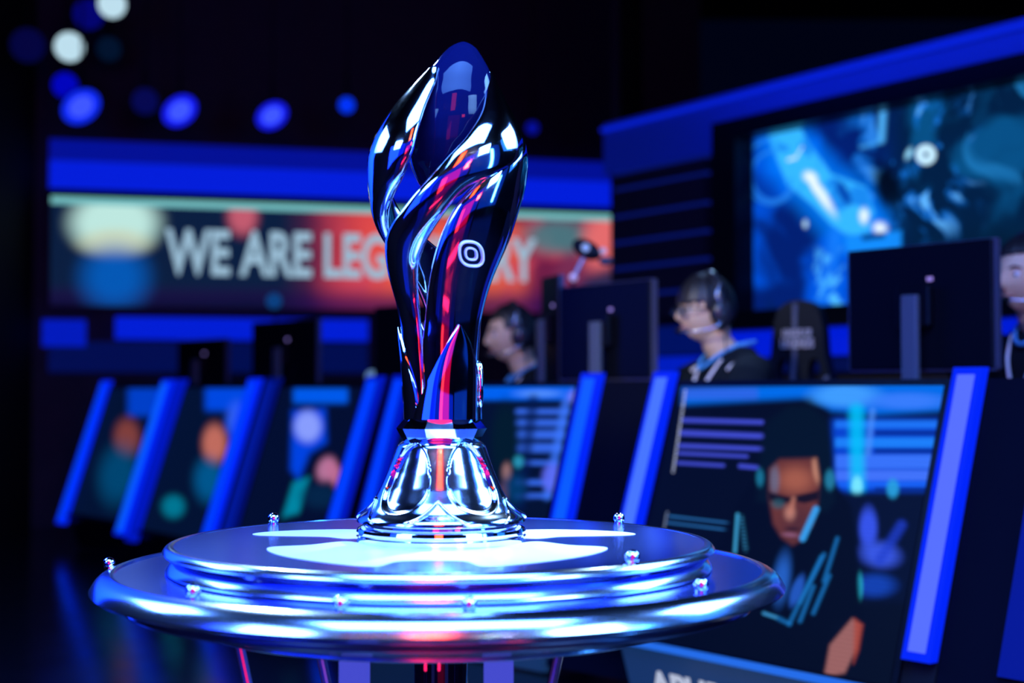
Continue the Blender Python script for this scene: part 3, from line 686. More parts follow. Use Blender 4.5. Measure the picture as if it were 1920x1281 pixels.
# ================================================================== gaming chairs
def chair(loc, rz, label, lettered=True, seat_top=.98):
    ZS = seat_top - RZ - .51; XS = .66
    """local: seat faces -y"""
    t = empty('gaming_chair', loc, rz)
    zb = .50 + ZS
    # back outline (x, z)
    half = [(a * XS, b) for a, b in [(.0, .0), (.19, .0), (.235, .10), (.255, .25), (.25, .38), (.20, .47), (.165, .56), (.15, .66), (.12, .735), (.06, .765), (0, .772)]]
    pts = half + [(-x, z) for x, z in half[::-1][1:-1]]
    def loop(sc, y, cx=0): return [(x * sc, y, zb + z) for x, z in pts]
    bm = bmesh.new()
    sm = [(p.x, p.y) for p in smoothpath([(x, z, 0) for x, z in pts], 120, True)]
    def hole(cx, cz, w_, h_, lean):
        return [(cx + w_ * math.cos(a) + lean * math.sin(a) * h_, cz + h_ * math.sin(a)) for a in np.linspace(0, 2 * PI, 24, endpoint=False)]
    holes = [hole(.062, .49, .026, .06, .0), hole(-.062, .49, .026, .06, 0)]
    loops = []
    for y in (-.035, .035):
        es = []
        for L in [sm] + holes:
            vs = [bm.verts.new((x, y, zb + z)) for x, z in L]; loops.append(vs)
            es += [bm.edges.new((vs[i], vs[(i + 1) % len(vs)])) for i in range(len(vs))]
        bmesh.ops.triangle_fill(bm, use_beauty=True, edges=es)
    k = len(loops) // 2
    for i in range(k):
        A, B = loops[i], loops[i + k]
        for j in range(len(A)): bm.faces.new((A[j], A[(j + 1) % len(A)], B[(j + 1) % len(B)], B[j]))
    for v in bm.verts: v.co.y += (abs(v.co.x) / .25) ** 2 * -.05
    back_ = obj('backrest', bm, chairleather, t, auto=40)
    for s in (-1, 1):
        bm = bmesh.new(); P = [(s * .012, .76), (s * .012, .66), (s * .015, .56), (s * .03, .40), (s * .06, .25), (s * .09, .05)]
        tube(bm, [(x * (1.0 if s < 0 else .2) if False else x, -.037 - (abs(x) / .25) ** 2 * .05, zb + z) for x, z in P], .011, 8); 
        if s < 0: obj('stripe', bm, chairgrey, t, True)
        else: bm.free()
    bm = bmesh.new(); P = [(.115, .48), (.105, .40), (.095, .25), (.10, .05)]; tube(bm, [(x, -.037 - (abs(x) / .25) ** 2 * .05, zb + z) for x, z in P], .011, 8); obj('stripe', bm, chairgrey, t, True)
    if lettered:
        text('lettering', 'LEAGUE OF', .036, frame((0, -.05, zb + .645), (1, 0, 0), (0, 0, 1)), print_m, t, .002, .001, sx=.62)
        text('lettering', 'LEGENDS', .05, frame((0, -.05, zb + .605), (1, 0, 0), (0, 0, 1)), print_m, t, .002, .001, sx=.62)
    # lumbar cushion
    bm = bmesh.new(); sphere(bm, (0, -.06, zb + .18), 1, 24, (.12, .05, .09)); obj('lumbar_cushion', bm, chairleather, t, True)
    obj('seat', boxm((0, -.26, .46 + ZS), (.46, .5, .1), bev=.035), chairleather, t)
    for s in (-1, 1):
        bm = bmesh.new(); tube(bm, [(s * .22, -.2, .46 + ZS), (s * .27, -.2, .50 + ZS), (s * .27, -.2, .60 + ZS)], .018); box(bm, (s * .27, -.24, .62 + ZS), (.08, .26, .03), bev=.01); obj('armrest', bm, black, t)
    bm = bmesh.new(); tube(bm, [(0, -.26, .08), (0, -.26, .42 + ZS)], .03, 16); obj('gas_lift', bm, graphite, t)
    for i in range(5):
        a = 2 * PI * i / 5
        bm = bmesh.new(); tube(bm, [(0, -.26, .10), (.30 * math.cos(a), -.26 + .30 * math.sin(a), .065)], [.03, .018], 10); l = obj('leg', bm, black, t)
        bm = bmesh.new(); tube(bm, [(.30 * math.cos(a) - .012, -.26 + .30 * math.sin(a), .03), (.30 * math.cos(a) + .012, -.26 + .30 * math.sin(a), .03)], .03, 16); obj('caster', bm, black, l)
    tag(t, label, 'chair', 'gaming chairs behind the desks'); return t

# ================================================================== people
def head_pt(nx, ny, nz, k=1.0, face=True):
    """surface of a head looking along +x, unit direction -> point"""
    x, y, z = nx * .097, ny * .075, nz * .116
    if nz < 0:
        y *= 1 - .30 * (-nz) ** 1.6
        if nx < 0: x *= 1 - .50 * (-nz) ** 1.2
        else: x *= 1 - .12 * (-nz) ** 2
    if nx > .2: x *= 1 + .02
    def g(cx, cy, cz, s):
        l = math.sqrt(cx * cx + cy * cy + cz * cz); d = (nx - cx / l) ** 2 + (ny - cy / l) ** 2 + (nz - cz / l) ** 2
        return math.exp(-d / (s * s))
    if face and nx > 0:
        r = .026 * g(1, 0, -.17, .13) + .012 * g(1, 0, .02, .12) + .006 * g(1, 0, .25, .35)
        r += .010 * g(1, 0, -.50, .16) - .004 * g(1, 0, -.41, .06) - .004 * g(1, 0, -.60, .07) + .012 * g(.75, 0, -.82, .22)
        r -= .009 * (g(.92, .36, .08, .17) + g(.92, -.36, .08, .17))
        r += .004 * (g(.8, .5, -.2, .25) + g(.8, -.5, -.2, .25))
        x += r
    return Vector((x * k, y * k, z * k))
def head_mesh(bm, M, nu=72, nv=54):
    rings = []
    for j in range(nv + 1):
        th = PI * j / nv
        if j in (0, nv): rings.append([bm.verts.new(M @ head_pt(0, 0, math.cos(th)))]); continue
        rings.append([bm.verts.new(M @ head_pt(math.sin(th) * math.cos(2 * PI * i / nu), math.sin(th) * math.sin(2 * PI * i / nu), math.cos(th))) for i in range(nu)])
    for a, b in zip(rings, rings[1:]):
        for i in range(nu):
            j = (i + 1) % nu
            if len(a) == 1: bm.faces.new((a[0], b[i], b[j]))
            elif len(b) == 1: bm.faces.new((a[i], a[j], b[0]))
            else: bm.faces.new((a[i], a[j], b[j], b[i]))
def loft(bm, secs, n=28):
    """secs: (centre, rx (along x), ry (along y)) horizontal ellipses"""
    rings = [[bm.verts.new((c[0] + rx * math.cos(2 * PI * k / n), c[1] + ry * math.sin(2 * PI * k / n), c[2])) for k in range(n)] for c, rx, ry in secs]
    for A, B in zip(rings, rings[1:]):
        for k in range(n): bm.faces.new((A[k], A[(k + 1) % n], B[(k + 1) % n], B[k]))
    bm.faces.new(rings[0][::-1]); bm.faces.new(rings[-1])
def person(loc, yaw, label, hair='bowl', glasses=True, headset=True, skin=None, tilt=0, head_dz=0, head_dx=.12, scale=1.0, jersey_marks=True, hand_z=.46):
    hand_z = (DT - .095 - loc[2]) / scale
    """local: looks along +x, origin on the seat"""
    t = empty('person', loc, yaw); t.scale = (scale,) * 3
    H = Matrix.Translation((head_dx, 0, .672 + head_dz)) @ Matrix.Rotation(R(tilt), 4, 'Y')
    hc = H.translation
    bm = bmesh.new(); head_mesh(bm, H)
    for s in (-1, 1):   # ears
        b0 = len(bm.verts); sphere(bm, H @ Vector((-.012, s * .076, -.008)), 1, 14, (.017, .010, .030))
    tube(bm, [hc + Vector((-.025, 0, -.05)), hc + Vector((-.035, 0, -.11)), (head_dx * .3, 0, .50), (head_dx * .15, 0, .44)], [.055, .054, .062, .08], 20)
    loft(bm, [((0, 0, .02), .12, .15), ((0, 0, .2), .105, .135), ((.02, 0, .36), .105, .16), ((.025, 0, .46), .085, .15), ((.03, 0, .515), .05, .08)])
    hands = []
    for s in (-1, 1):
        sh = Vector((.02, s * .185, .455)); el = Vector((.12, s * .26, min(.30, hand_z - .02))); wr = Vector((.22, s * .14, hand_z)); 
        tube(bm, [sh, (sh + el) / 2, el, (el + wr) / 2, wr], [.052, .045, .04, .036, .026], 14)
        pm = wr + Vector((.05, -s * .01, .0)); tube(bm, [wr, pm, pm + Vector((.035, 0, .002))], [.026, .036, .034], 12, flat=.5)
        for f in range(4):
            y0 = (f - 1.5) * .017; L = (.055, .066, .072, .062)[f if s > 0 else 3 - f]
            b = pm + Vector((.03, y0, .004)); tube(bm, [b, b + Vector((L * .5, y0 * .15, .010)), b + Vector((L * .85, y0 * .2, .002)), b + Vector((L, y0 * .2, -.012))], [.0095, .009, .008, .0065], 8)
        b = pm + Vector((-.02, -s * .028, .0)); tube(bm, [b, b + Vector((.025, -s * .022, .002)), b + Vector((.052, -s * .026, -.003))], [.012, .0105, .008], 8)
        tube(bm, [(0, s * .09, .04), (.42, s * .12, .08), (.46, s * .12, .03), (.44, s * .12, -.42)], [.085, .062, .055, .042], 14)
    body = bake(bm, [('REMESH', dict(mode='VOXEL', voxel_size=.0062)), ('SMOOTH', dict(factor=.5, iterations=3))], 'body', skin or skin_m, t)
    # jersey
    bm = bmesh.new()
    loft(bm, [((0, 0, .0), .15, .19), ((0, 0, .18), .135, .17), ((.02, 0, .34), .135, .195), ((.025, 0, .43), .12, .205), ((.025, 0, .485), .098, .165), ((.02, 0, .525), .078, .105), ((.02, 0, .545), .066, .078)], 40)
    for s in (-1, 1):
        sh = Vector((.02, s * .15, .455)); el = Vector((.14, s * .262, .35)); tube(bm, [sh, sh.lerp(el, .5) + Vector((0, s * .02, .01)), sh.lerp(el, .95)], [.075, .078, .072], 18)
    bake(bm, [('REMESH', dict(mode='VOXEL', voxel_size=.008)), ('SMOOTH', dict(factor=.6, iterations=5))], 'jersey', jersey_m, t)
    bm = bmesh.new()
    ring = [(.02 + .075 * math.cos(a), .088 * math.sin(a), .552 - .085 * max(0, math.cos(a)) ** 3 + .012 * (math.cos(a) < 0) * -math.cos(a)) for a in np.linspace(0, 2 * PI, 40, endpoint=False)]
    ring = [(x + (.055 * max(0, (x - .06) / .035) if x > .06 else 0), y, z) for x, y, z in ring]
    tube(bm, ring, .0065, 8, closed=True); obj('collar', bm, trim_m, t, True)
    if jersey_marks:
        for s in (-1, 1):
            bm = bmesh.new(); tube(bm, smoothpath([(.10, s * .075, .50), (.145, s * .055, .43), (.165, s * .03, .36), (.165, s * .012, .26)], 16), .005, 8); obj('lanyard', bm, white_m, t, True)
        for s in (-1, 1):
            bm = bmesh.new(); box(bm, (.095, s * .150, .475), (.045, .022, .012), Euler((0, .6, s * .3)).to_matrix(), .003); obj('shoulder_print', bm, white_m, t)
            bm = bmesh.new(); box(bm, (.13, s * .245, .405), (.035, .010, .03), Euler((s * .2, .5, s * .7)).to_matrix(), .003); obj('sleeve_print', bm, white_m, t)
        bm = bmesh.new(); sphere(bm, (.150, .085, .375), 1, 16, (.008, .026, .024)); obj('chest_badge', bm, trim_m, t, True)
    # hair shell
    bm = bmesh.new(); nu, nv = 140, 72; G = {}
    for j in range(nv + 1):
        th = PI * .86 * j / nv
        for i in range(nu):
            ph = 2 * PI * i / nu; n = (math.sin(th) * math.cos(ph), math.sin(th) * math.sin(ph), math.cos(th))
            jag = .07 * math.sin(i * 2.1) + .05 * math.sin(i * 5.3)
            if hair == 'bowl': lim = (.17 + jag) if n[0] > .35 else (-.05 + jag if n[0] > .0 else -.62 + .3 * max(0, n[0] + .3) + jag)
            else: lim = (.55 + jag * .3) if n[0] > .45 else (.2 if n[0] > .05 else -.5)
            if n[2] >= lim:
                k = 1.10 + .012 * math.sin(i * .9 + j * .05) + (.05 if hair == 'bowl' else .03) * max(0, n[2])
                if hair == 'bowl' and n[0] > .2: k += .03
                G[i, j] = bm.verts.new(H @ head_pt(*n, k=k, face=False))
    for j in range(nv):
        for i in range(nu):
            q = [(i, j), ((i + 1) % nu, j), ((i + 1) % nu, j + 1), (i, j + 1)]
            if all(a in G for a in q): bm.faces.new([G[a] for a in q])
    bmesh.ops.remove_doubles(bm, verts=bm.verts, dist=.0002)
    bake(bm, [('SOLIDIFY', dict(thickness=.012, offset=-1))], 'hair', hair_m, t)
    # eyes, brows, lips
    for s in (-1, 1):
        p = H @ Vector((.078, s * .031, .009)); bm = bmesh.new(); sphere(bm, p, .0125, 16); e_ = obj('eye', bm, mat('eye_white', (.7, .7, .7), .2), t, True)
        bm = bmesh.new(); sphere(bm, p + Vector((.0085, 0, -.001)), .0058, 12); obj('iris', bm, mat('iris', (.03, .018, .01), .1), e_, True)
        bm = bmesh.new(); tube(bm, [H @ Vector((.094, s * .012, .028)), H @ Vector((.092, s * .032, .034)), H @ Vector((.078, s * .050, .028))], [.003, .0035, .002], 8); obj('eyebrow', bm, hair_m, t, True)
    bm = bmesh.new(); tube(bm, [H @ Vector((.083, -.022, -.056)), H @ Vector((.1005, -.008, -.0545)), H @ Vector((.102, 0, -.056)), H @ Vector((.1005, .008, -.0545)), H @ Vector((.083, .022, -.056))], [.002, .005, .0055, .005, .002], 8); obj('lips', bm, mat('lips', (.42, .19, .16), .45), t, True)
    if glasses:
        g = bmesh.new()
        for s in (-1, 1):
            P = [H @ Vector((.114 - abs(a_ - .0) * 0, s * .032 + .024 * math.cos(a), .004 + .0155 * math.sin(a))) for a in np.linspace(0, 2 * PI, 24, endpoint=False) for a_ in (0,)]
            tube(g, P, .0026, 8, closed=True); tube(g, [H @ Vector((.113, s * .056, .010)), H @ Vector((.09, s * .078, .010)), H @ Vector((.0, s * .084, .002))], .003, 8)
        tube(g, [H @ Vector((.114, -.009, .006)), H @ Vector((.117, 0, .009)), H @ Vector((.114, .009, .006))], .0025, 8)
        go = obj('glasses', g, black, t, True)
        for s in (-1, 1):
            bm = bmesh.new(); sphere(bm, H @ Vector((.114, s * .032, .004)), 1, 20, (.0012, .0225, .0145)); obj('lens', bm, mat('spectacle_lens', (.9, .95, 1), .02, trans=1), go, True)
    if headset:
        hb = bmesh.new()
        tube(hb, smoothpath([H @ Vector((-.015, .092 * math.sin(a), .005 + .132 * math.cos(a))) for a in np.linspace(-1.62, 1.62, 13)], 48), .0125, 10, flat=.55)
        ho = obj('headset', hb, mat('headset_black', (.02, .024, .034), .25), t, True)
        for s in (-1, 1):
            bm = bmesh.new(); sphere(bm, H @ Vector((-.012, s * .094, -.012)), 1, 28, (.036, .020, .046)); obj('ear_cup', bm, mat('headset_black', (.02, .024, .034), .25), ho, True)
            bm = bmesh.new(); tube(bm, [H @ Vector((-.012 + .03 * math.cos(a), s * .082, -.012 + .04 * math.sin(a))) for a in np.linspace(0, 2 * PI, 24, endpoint=False)], .010, 10, closed=True); obj('ear_cushion', bm, black, ho, True)
            bm = bmesh.new(); tube(bm, smoothpath([H @ Vector((-.01, s * .100, .09)), H @ Vector((.012, s * .110, .05)), H @ Vector((.0, s * .112, .02))], 10), .0035, 6); obj('yoke', bm, mat('yoke_metal', (.6, .66, .8), .25, .8), ho, True)
        s = 1
        bm = bmesh.new(); tube(bm, smoothpath([H @ Vector((-.01, s * .104, -.04)), H @ Vector((.03, s * .100, -.062)), H @ Vector((.085, s * .07, -.070)), H @ Vector((.118, s * .03, -.066))], 24), .0032, 8); obj('microphone_arm', bm, mat('yoke_metal', (.6, .66, .8), .25, .8), ho, True)
        bm = bmesh.new(); sphere(bm, H @ Vector((.124, s * .022, -.064)), 1, 16, (.014, .014, .011)); obj('microphone', bm, black, ho, True)
        bm = bmesh.new(); tube(bm, smoothpath([H @ Vector((-.02, s * .098, -.055)), H @ Vector((-.02, s * .085, -.12)), Vector((.09, s * .09, .48)), Vector((.15, s * .05, .40))], 20), .0025, 6); obj('cable', bm, black, ho, True)
    tag(t, label, 'person'); return t
def seat_person(px, py, Y, yaw, label, **k):
    s = k.get('scale', 1.0); hc = at(px, py, Y)
    dx = k.get('head_dx', .12) * s
    return person((hc.x - dx * math.cos(yaw), hc.y - dx * math.sin(yaw), hc.z - .672 * s), yaw, label, **k)
YAW = R(180 + 17)
pA = seat_person(1326, 583, 5.0, YAW, 'person in black rimmed glasses and headset with microphone, wearing a dark jersey', tilt=4, scale=1.0)
pB = seat_person(962, 628, 5.95, R(180 + 12), 'person in headset seen blurred just right of the trophy', hair='short', glasses=False, tilt=8, scale=1.02)
pF = seat_person(1925, 520, 4.45, R(180 + 30), 'person half cut off by the right edge, seen above the desk', hair='short', glasses=False, tilt=4, scale=1.03)

# chairs stand behind the players
cA = at(1503, 640, 5.45)
def behind(p, dist=.27):
    a = p.rotation_euler.z; return (p.location.x - dist * math.cos(a), p.location.y - dist * math.sin(a), RZ), a + R(90)
chair((cA.x, cA.y, RZ), R(-32), 'dark gaming chair back with white lettering, right of the player in glasses', seat_top=pA.location.z - .025)
l_, a_ = behind(pB); chair(l_, a_, 'gaming chair hidden behind the blurred player right of the trophy', seat_top=pB.location.z - .02)
l_, a_ = behind(pF); chair(l_, a_, 'gaming chair behind the player cut off by the right edge', seat_top=pF.location.z - .02)

# ================================================================== TROPHY
PXM = 2.4 / F                    # metres per photo pixel at the trophy
TZ = at(828, 1013, 2.4).z        # table top
def zof(py): return at(828, py, 2.4).z
def smooth_interp(keys, lo, hi, n=800, sig=12):
    ys_ = np.linspace(lo, hi, n); k = sorted(keys)
    v = np.interp(ys_, [a for a, b in k], [b for a, b in k])
    g = np.exp(-.5 * (np.arange(-3 * sig, 3 * sig + 1) / sig) ** 2); g /= g.sum()
    s = np.convolve(np.pad(v, 3 * sig, 'edge'), g, 'valid')
    return lambda y: float(np.interp(y, ys_, s))
CX = smooth_interp([(780, 831), (640, 830), (560, 832), (480, 834), (400, 837), (300, 839), (200, 846), (120, 858)], 60, 800)
RR = smooth_interp([(790, 66), (740, 67), (700, 71), (650, 76), (600, 82), (560, 92), (500, 113), (450, 130), (400, 142), (350, 150), (300, 153), (260, 143), (220, 122), (180, 96), (150, 76), (130, 62)], 60, 800)
THS = [smooth_interp(k, 60, 800, sig=14) for k in (
    [(790, -103), (650, -96), (560, -78), (500, -58), (460, -44), (432, -29), (400, -14), (363, 1), (340, 20), (319, 36), (300, 46), (270, 56), (238, 65), (200, 74), (130, 84)],
    [(790, 25), (700, 25), (600, 27), (520, 32), (450, 45), (400, 52), (360, 66), (300, 88), (220, 108), (130, 125)],
    [(790, -215), (600, -205), (520, -172), (450, -132), (400, -98), (350, -76), (300, -65), (250, -62), (200, -56), (150, -44), (130, -40)])]
HWS = [smooth_interp(k, 60, 800, sig=10) for k in (
    [(790, 64), (700, 62), (640, 58), (600, 48), (560, 40), (500, 29), (460, 28), (432, 24), (400, 20), (363, 19), (340, 27), (319, 35), (300, 37), (250, 36), (200, 30), (165, 20), (140, 6)],
    [(790, 64), (700, 62), (640, 60), (600, 54), (520, 46), (450, 46), (400, 42), (360, 40), (300, 34), (220, 24), (165, 12), (140, 5)],
    [(790, 64), (700, 62), (640, 60), (600, 52), (520, 38), (450, 34), (400, 34), (350, 39), (300, 40), (250, 38), (200, 32), (165, 24), (140, 8)])]
TK = smooth_interp([(790, 16), (600, 20), (480, 26), (400, 30), (300, 28), (200, 20), (140, 8)], 60, 800)
def trophy_pt(th, r, y):         # th degrees, 0 towards the camera, + right
    cx = (CX(y) - 828) * PXM
    return Vector((cx + r * PXM * math.sin(R(th)), -r * PXM * math.cos(R(th)), zof(y) - TZ))
tr = empty('trophy', (TX, TY, TZ))
def ribbon(k, y0=784, y1=138, n=170, m=44):
    bm = bmesh.new(); rings = []
    for i in range(n + 1):
        y = y0 + (y1 - y0) * i / n; th = THS[k](y); hw = HWS[k](y); r = RR(y); tk = TK(y)
        ring = []
        for j in range(m):
            a = 2 * PI * j / m; c, s_ = math.cos(a), math.sin(a)
            s = math.copysign(abs(c) ** .62, c); d = math.copysign(abs(s_) ** .7, s_)
            rr = r - tk / 2 + d * tk / 2 - (6 + .05 * tk) * abs(s) ** 3
            ring.append(bm.verts.new(trophy_pt(th + s * hw, rr, y)))
        rings.append(ring)
    for A, B in zip(rings, rings[1:]):
        for j in range(m): bm.faces.new((A[j], A[(j + 1) % m], B[(j + 1) % m], B[j]))
    bm.faces.new(rings[0]); bm.faces.new(rings[-1])
    return obj('ribbon', bm, ribbon_m, tr, auto=50)
for k in range(3): ribbon(k)
# egg-shaped core that rises out of the ribbons
eg = smooth_interp([(78, 0), (82, 14), (92, 28), (110, 42), (130, 56), (150, 66), (190, 80), (230, 86), (270, 83), (310, 72), (345, 52), (368, 28), (378, 0)], 70, 390, 400, 3)
bm = bmesh.new(); rings = []; n = 72
yy = [78, 79.5, 82, 86, 92, 100, 110] + list(range(122, 360, 8)) + [364, 369, 373, 376, 378]
for i, y in enumerate(yy):
    cx = (np.interp(y, [78, 150, 230, 378], [868, 858, 850, 832]) - 828) * PXM
    if i in (0, len(yy) - 1): rings.append([bm.verts.new((cx, 0, zof(y) - TZ))]); continue
    rings.append([bm.verts.new((cx + eg(y) * PXM * math.cos(2 * PI * a / n), eg(y) * PXM * math.sin(2 * PI * a / n), zof(y) - TZ)) for a in range(n)])
for a, b in zip(rings, rings[1:]):
    for i in range(n):
        j = (i + 1) % n
        if len(a) == 1: bm.faces.new((a[0], b[i], b[j]))
        elif len(b) == 1: bm.faces.new((a[i], a[j], b[0]))
        else: bm.faces.new((a[i], a[j], b[j], b[i]))
tag(obj('core', bm, orb_m, tr, True), 'dark glossy egg shaped core')
# pointed petals wrapping the foot of the column
for k in range(3):
    bm = bmesh.new(); n, m = 60, 24; F_, B_ = [], []
    for i in range(n + 1):
        t_ = i / n; y = 786 - (786 - 613) * t_
        a0 = -58 + (22 + 58) * (t_ ** .85); a1 = 76 - (76 - 26) * (t_ ** 2.2)
        a1 = max(a1, a0 + 2)
        rf, rb = [], []
        for j in range(m + 1):
            s = j / m; th = a0 + (a1 - a0) * s + 120 * k; e_ = (2 * s - 1)
            bul = 6.5 * (1 - abs(e_) ** 3)
            rf.append(bm.verts.new(trophy_pt(th, RR(y) + 1.5 + bul * (1 - .3 * t_), y))); rb.append(bm.verts.new(trophy_pt(th, RR(y) - 5, y)))
        F_.append(rf); B_.append(rb)
    for i in range(n):
        for j in range(m):
            bm.faces.new((F_[i][j], F_[i][j + 1], F_[i + 1][j + 1], F_[i + 1][j])); bm.faces.new((B_[i][j + 1], B_[i][j], B_[i + 1][j], B_[i + 1][j + 1]))
        bm.faces.new((F_[i][0], F_[i + 1][0], B_[i + 1][0], B_[i][0])); bm.faces.new((F_[i + 1][m], F_[i][m], B_[i][m], B_[i + 1][m]))
    for j in range(m):
        bm.faces.new((F_[0][j + 1], F_[0][j], B_[0][j], B_[0][j + 1])); bm.faces.new((F_[n][j], F_[n][j + 1], B_[n][j + 1], B_[n][j]))
    obj('petal', bm, chrome, tr, auto=35)
# pale ring modelled on the right hand ribbon for a reflected ring of light
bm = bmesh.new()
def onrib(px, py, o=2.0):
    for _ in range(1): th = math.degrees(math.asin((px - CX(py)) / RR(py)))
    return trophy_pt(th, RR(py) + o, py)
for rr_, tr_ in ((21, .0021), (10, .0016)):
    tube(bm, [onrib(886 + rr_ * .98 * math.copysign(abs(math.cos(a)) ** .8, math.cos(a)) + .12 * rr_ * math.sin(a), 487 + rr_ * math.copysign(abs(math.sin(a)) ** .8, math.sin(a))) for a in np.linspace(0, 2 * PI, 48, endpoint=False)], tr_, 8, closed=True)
tag(obj('ring_reflection', bm, mat('ring_white', (.9, .93, 1), .45), tr, True), 'pale ring standing for a reflection')
# small side loops
for th in (-95, 92):
    c0 = trophy_pt(th, 68, 722); bm = bmesh.new(); P = []
    for a in np.linspace(0, 2 * PI, 40, endpoint=False):
        P.append(trophy_pt(th + 9 * math.cos(a), 66 + 5 * abs(math.cos(a)), 722 + 40 * math.sin(a)))
    tube(bm, P, .0055, 10, closed=True); obj('side_loop', bm, chrome, tr, True)
# faceted collar
bm = bmesh.new(); P = PXM
def zl(y): return zof(y - .0875 * max(0, y - 824)) - TZ
prof = [(0, zl(779)), (62 * P, zl(779)), (68 * P, zl(784)), (85 * P, zl(803)), (76 * P, zl(819)), (70 * P, zl(829)), (0, zl(829))]
lathe(bm, prof, 10, (0, 0, 0))
bmesh.ops.bevel(bm, geom=[e_ for e_ in bm.edges if len(e_.link_faces) == 2 and e_.calc_face_angle() > .3], offset=.0012, segments=2, affect='EDGES')
obj('collar', bm, chrome, tr)
# bell foot with oval scallops
bm = bmesh.new(); n, m = 320, 110; rings = []
bell = smooth_interp([(822, 60), (828, 74), (836, 82), (860, 90), (890, 101), (920, 113), (950, 127), (968, 140), (978, 152), (984, 156), (992, 158)], 815, 995, 400, 5)
for i in range(m + 1):
    y = 824 + (990 - 824) * i / m; ring = []
    for j in range(n):
        a = 2 * PI * j / n; th = math.degrees(a); r = bell(y)
        best = 0
        for q_ in range(5):
            c_ = 36 + 72 * q_; da = (th - c_ + 180) % 360 - 180
            vy = (y - 898) / 70; hwid = 27.5 + 2 * vy
            rho = math.sqrt((da / hwid) ** 2 + abs(vy) ** 2.4)
            best = max(best, min(1, max(0, (1.0 - rho) / .10)))
        best = best * best * (3 - 2 * best)
        # pointed gothic arch between the ovals near the foot
        ring.append(bm.verts.new(trophy_pt(0, 0, y) * 0 + Vector(((r - 9 * best) * P * math.sin(a), -(r - 9 * best) * P * math.cos(a), zl(y)))))
    rings.append(ring)
for A, B in zip(rings, rings[1:]):
    for j in range(n): bm.faces.new((A[j], A[(j + 1) % n], B[(j + 1) % n], B[j]))
bm.faces.new(rings[0]); bm.faces.new(rings[-1])
obj('bell_foot', bm, foot_m, tr, auto=50)
# raised pointed arches between the scallops
for q_ in range(5):
    c_ = 72 * q_; bm = bmesh.new(); L = []
    for s in np.linspace(-1, 1, 33):
        yv = 984 - 42 * (1 - abs(s)) ** 1.5; a = R(c_ + 22 * s)
        L.append(Vector(((bell(yv) + 1) * P * math.sin(a), -(bell(yv) + 1) * P * math.cos(a), zl(yv))))
    tube(bm, L, .0032, 8); obj('arch_moulding', bm, chrome, tr, True)
bm = bmesh.new()
lathe(bm, [(0, zl(985)), (140 * P, zl(985)), (146 * P, zl(988)), (147 * P, zl(993)), (143 * P, zl(996)), (150 * P, zl(999)), (156 * P, zl(1004)), (158 * P, zl(1010)), (157 * P, zl(1015)), (153 * P, zl(1018)), (158 * P, zl(1020)), (158 * P, 0.0005), (0, .0005)], 160)
obj('plinth_ring', bm, chrome, tr, auto=30)
tag(tr, 'tall chrome trophy of twisted ribbons on a scalloped bell foot, standing on the round table', 'trophy')

# ================================================================== TABLE
tb = empty('display_table', (TX, TY, FZ)); th_ = TZ - FZ
zt2 = lambda y: th_ - (y - 1013) * PXM        # rows of the ring centres -> local height
def ringpart(name, prof, m, n=220, auto=30):
    bm = bmesh.new(); lathe(bm, prof, n); return obj(name, bm, m, tb, auto=auto)
ringpart('tabletop', [(0, th_), (470 * P, th_), (496 * P, th_ - .0005), (496 * P, th_ - .018), (0, th_ - .018)], table_m)
def rimband(name, r0, y0, r1, y1, m=table_rim, back=14):
    """a band that slopes outwards and down, slightly crowned, with a rounded lip"""
    pr = []
    for k in range(9):
        t_ = k / 8; cr = math.sin(PI * t_) * .13 * math.hypot(r1 - r0, y1 - y0)
        nx, ny = (y1 - y0), (r1 - r0); l = math.hypot(nx, ny)
        pr.append(((r0 + (r1 - r0) * t_ + cr * nx / l) * P, zt2(y0 + (y1 - y0) * t_ - cr * ny / l)))
    pr += [((r1 + 1.5) * P, zt2(y1 + 3)), ((r1) * P, zt2(y1 + 6)), ((r1 - back) * P, zt2(y1 + 8)), ((r0 - 6) * P, zt2(y1 + 6)), ((r0 - 6) * P, zt2(y0 + 1)), (r0 * P, zt2(y0))]
    return ringpart(name, pr, m, 240, 50)
rimband('top_rim', 493, 1011.5, 505, 1020)
ringpart('upper_skirt', [(0, zt2(1027)), (488 * P, zt2(1028)), (474 * P, zt2(1048)), (0, zt2(1048))], dark_glass)
rimband('middle_ring', 470, 1032, 500, 1052)
ringpart('lower_deck', [(0, zt2(1060)), (596 * P, zt2(1060)), (600 * P, zt2(1063)), (596 * P, zt2(1072)), (0, zt2(1074))], table_m)
rimband('outer_rim', 596, 1056, 630, 1084)
ringpart('bowl', [(0, zt2(1084)), (624 * P, zt2(1092)), (610 * P, zt2(1098)), (572 * P, zt2(1106)), (0, zt2(1108))], mat('bowl_metal', (.35, .38, .55), .12, 1))
rimband('lower_rim', 556, 1102, 574, 1114)
ringpart('under_skirt', [(0, zt2(1110)), (560 * P, zt2(1121)), (525 * P, zt2(1130)), (458 * P, zt2(1150)), (450 * P, zt2(1152)), (0, zt2(1152))], mat('under_metal', (.06, .07, .12), .15, .8))
bm = bmesh.new(); tube(bm, [(453 * P * math.cos(a), 453 * P * math.sin(a), zt2(1152)) for a in np.linspace(0, 2 * PI, 200, endpoint=False)], .003, 8, closed=True); obj('base_trim', bm, table_rim, tb, True)
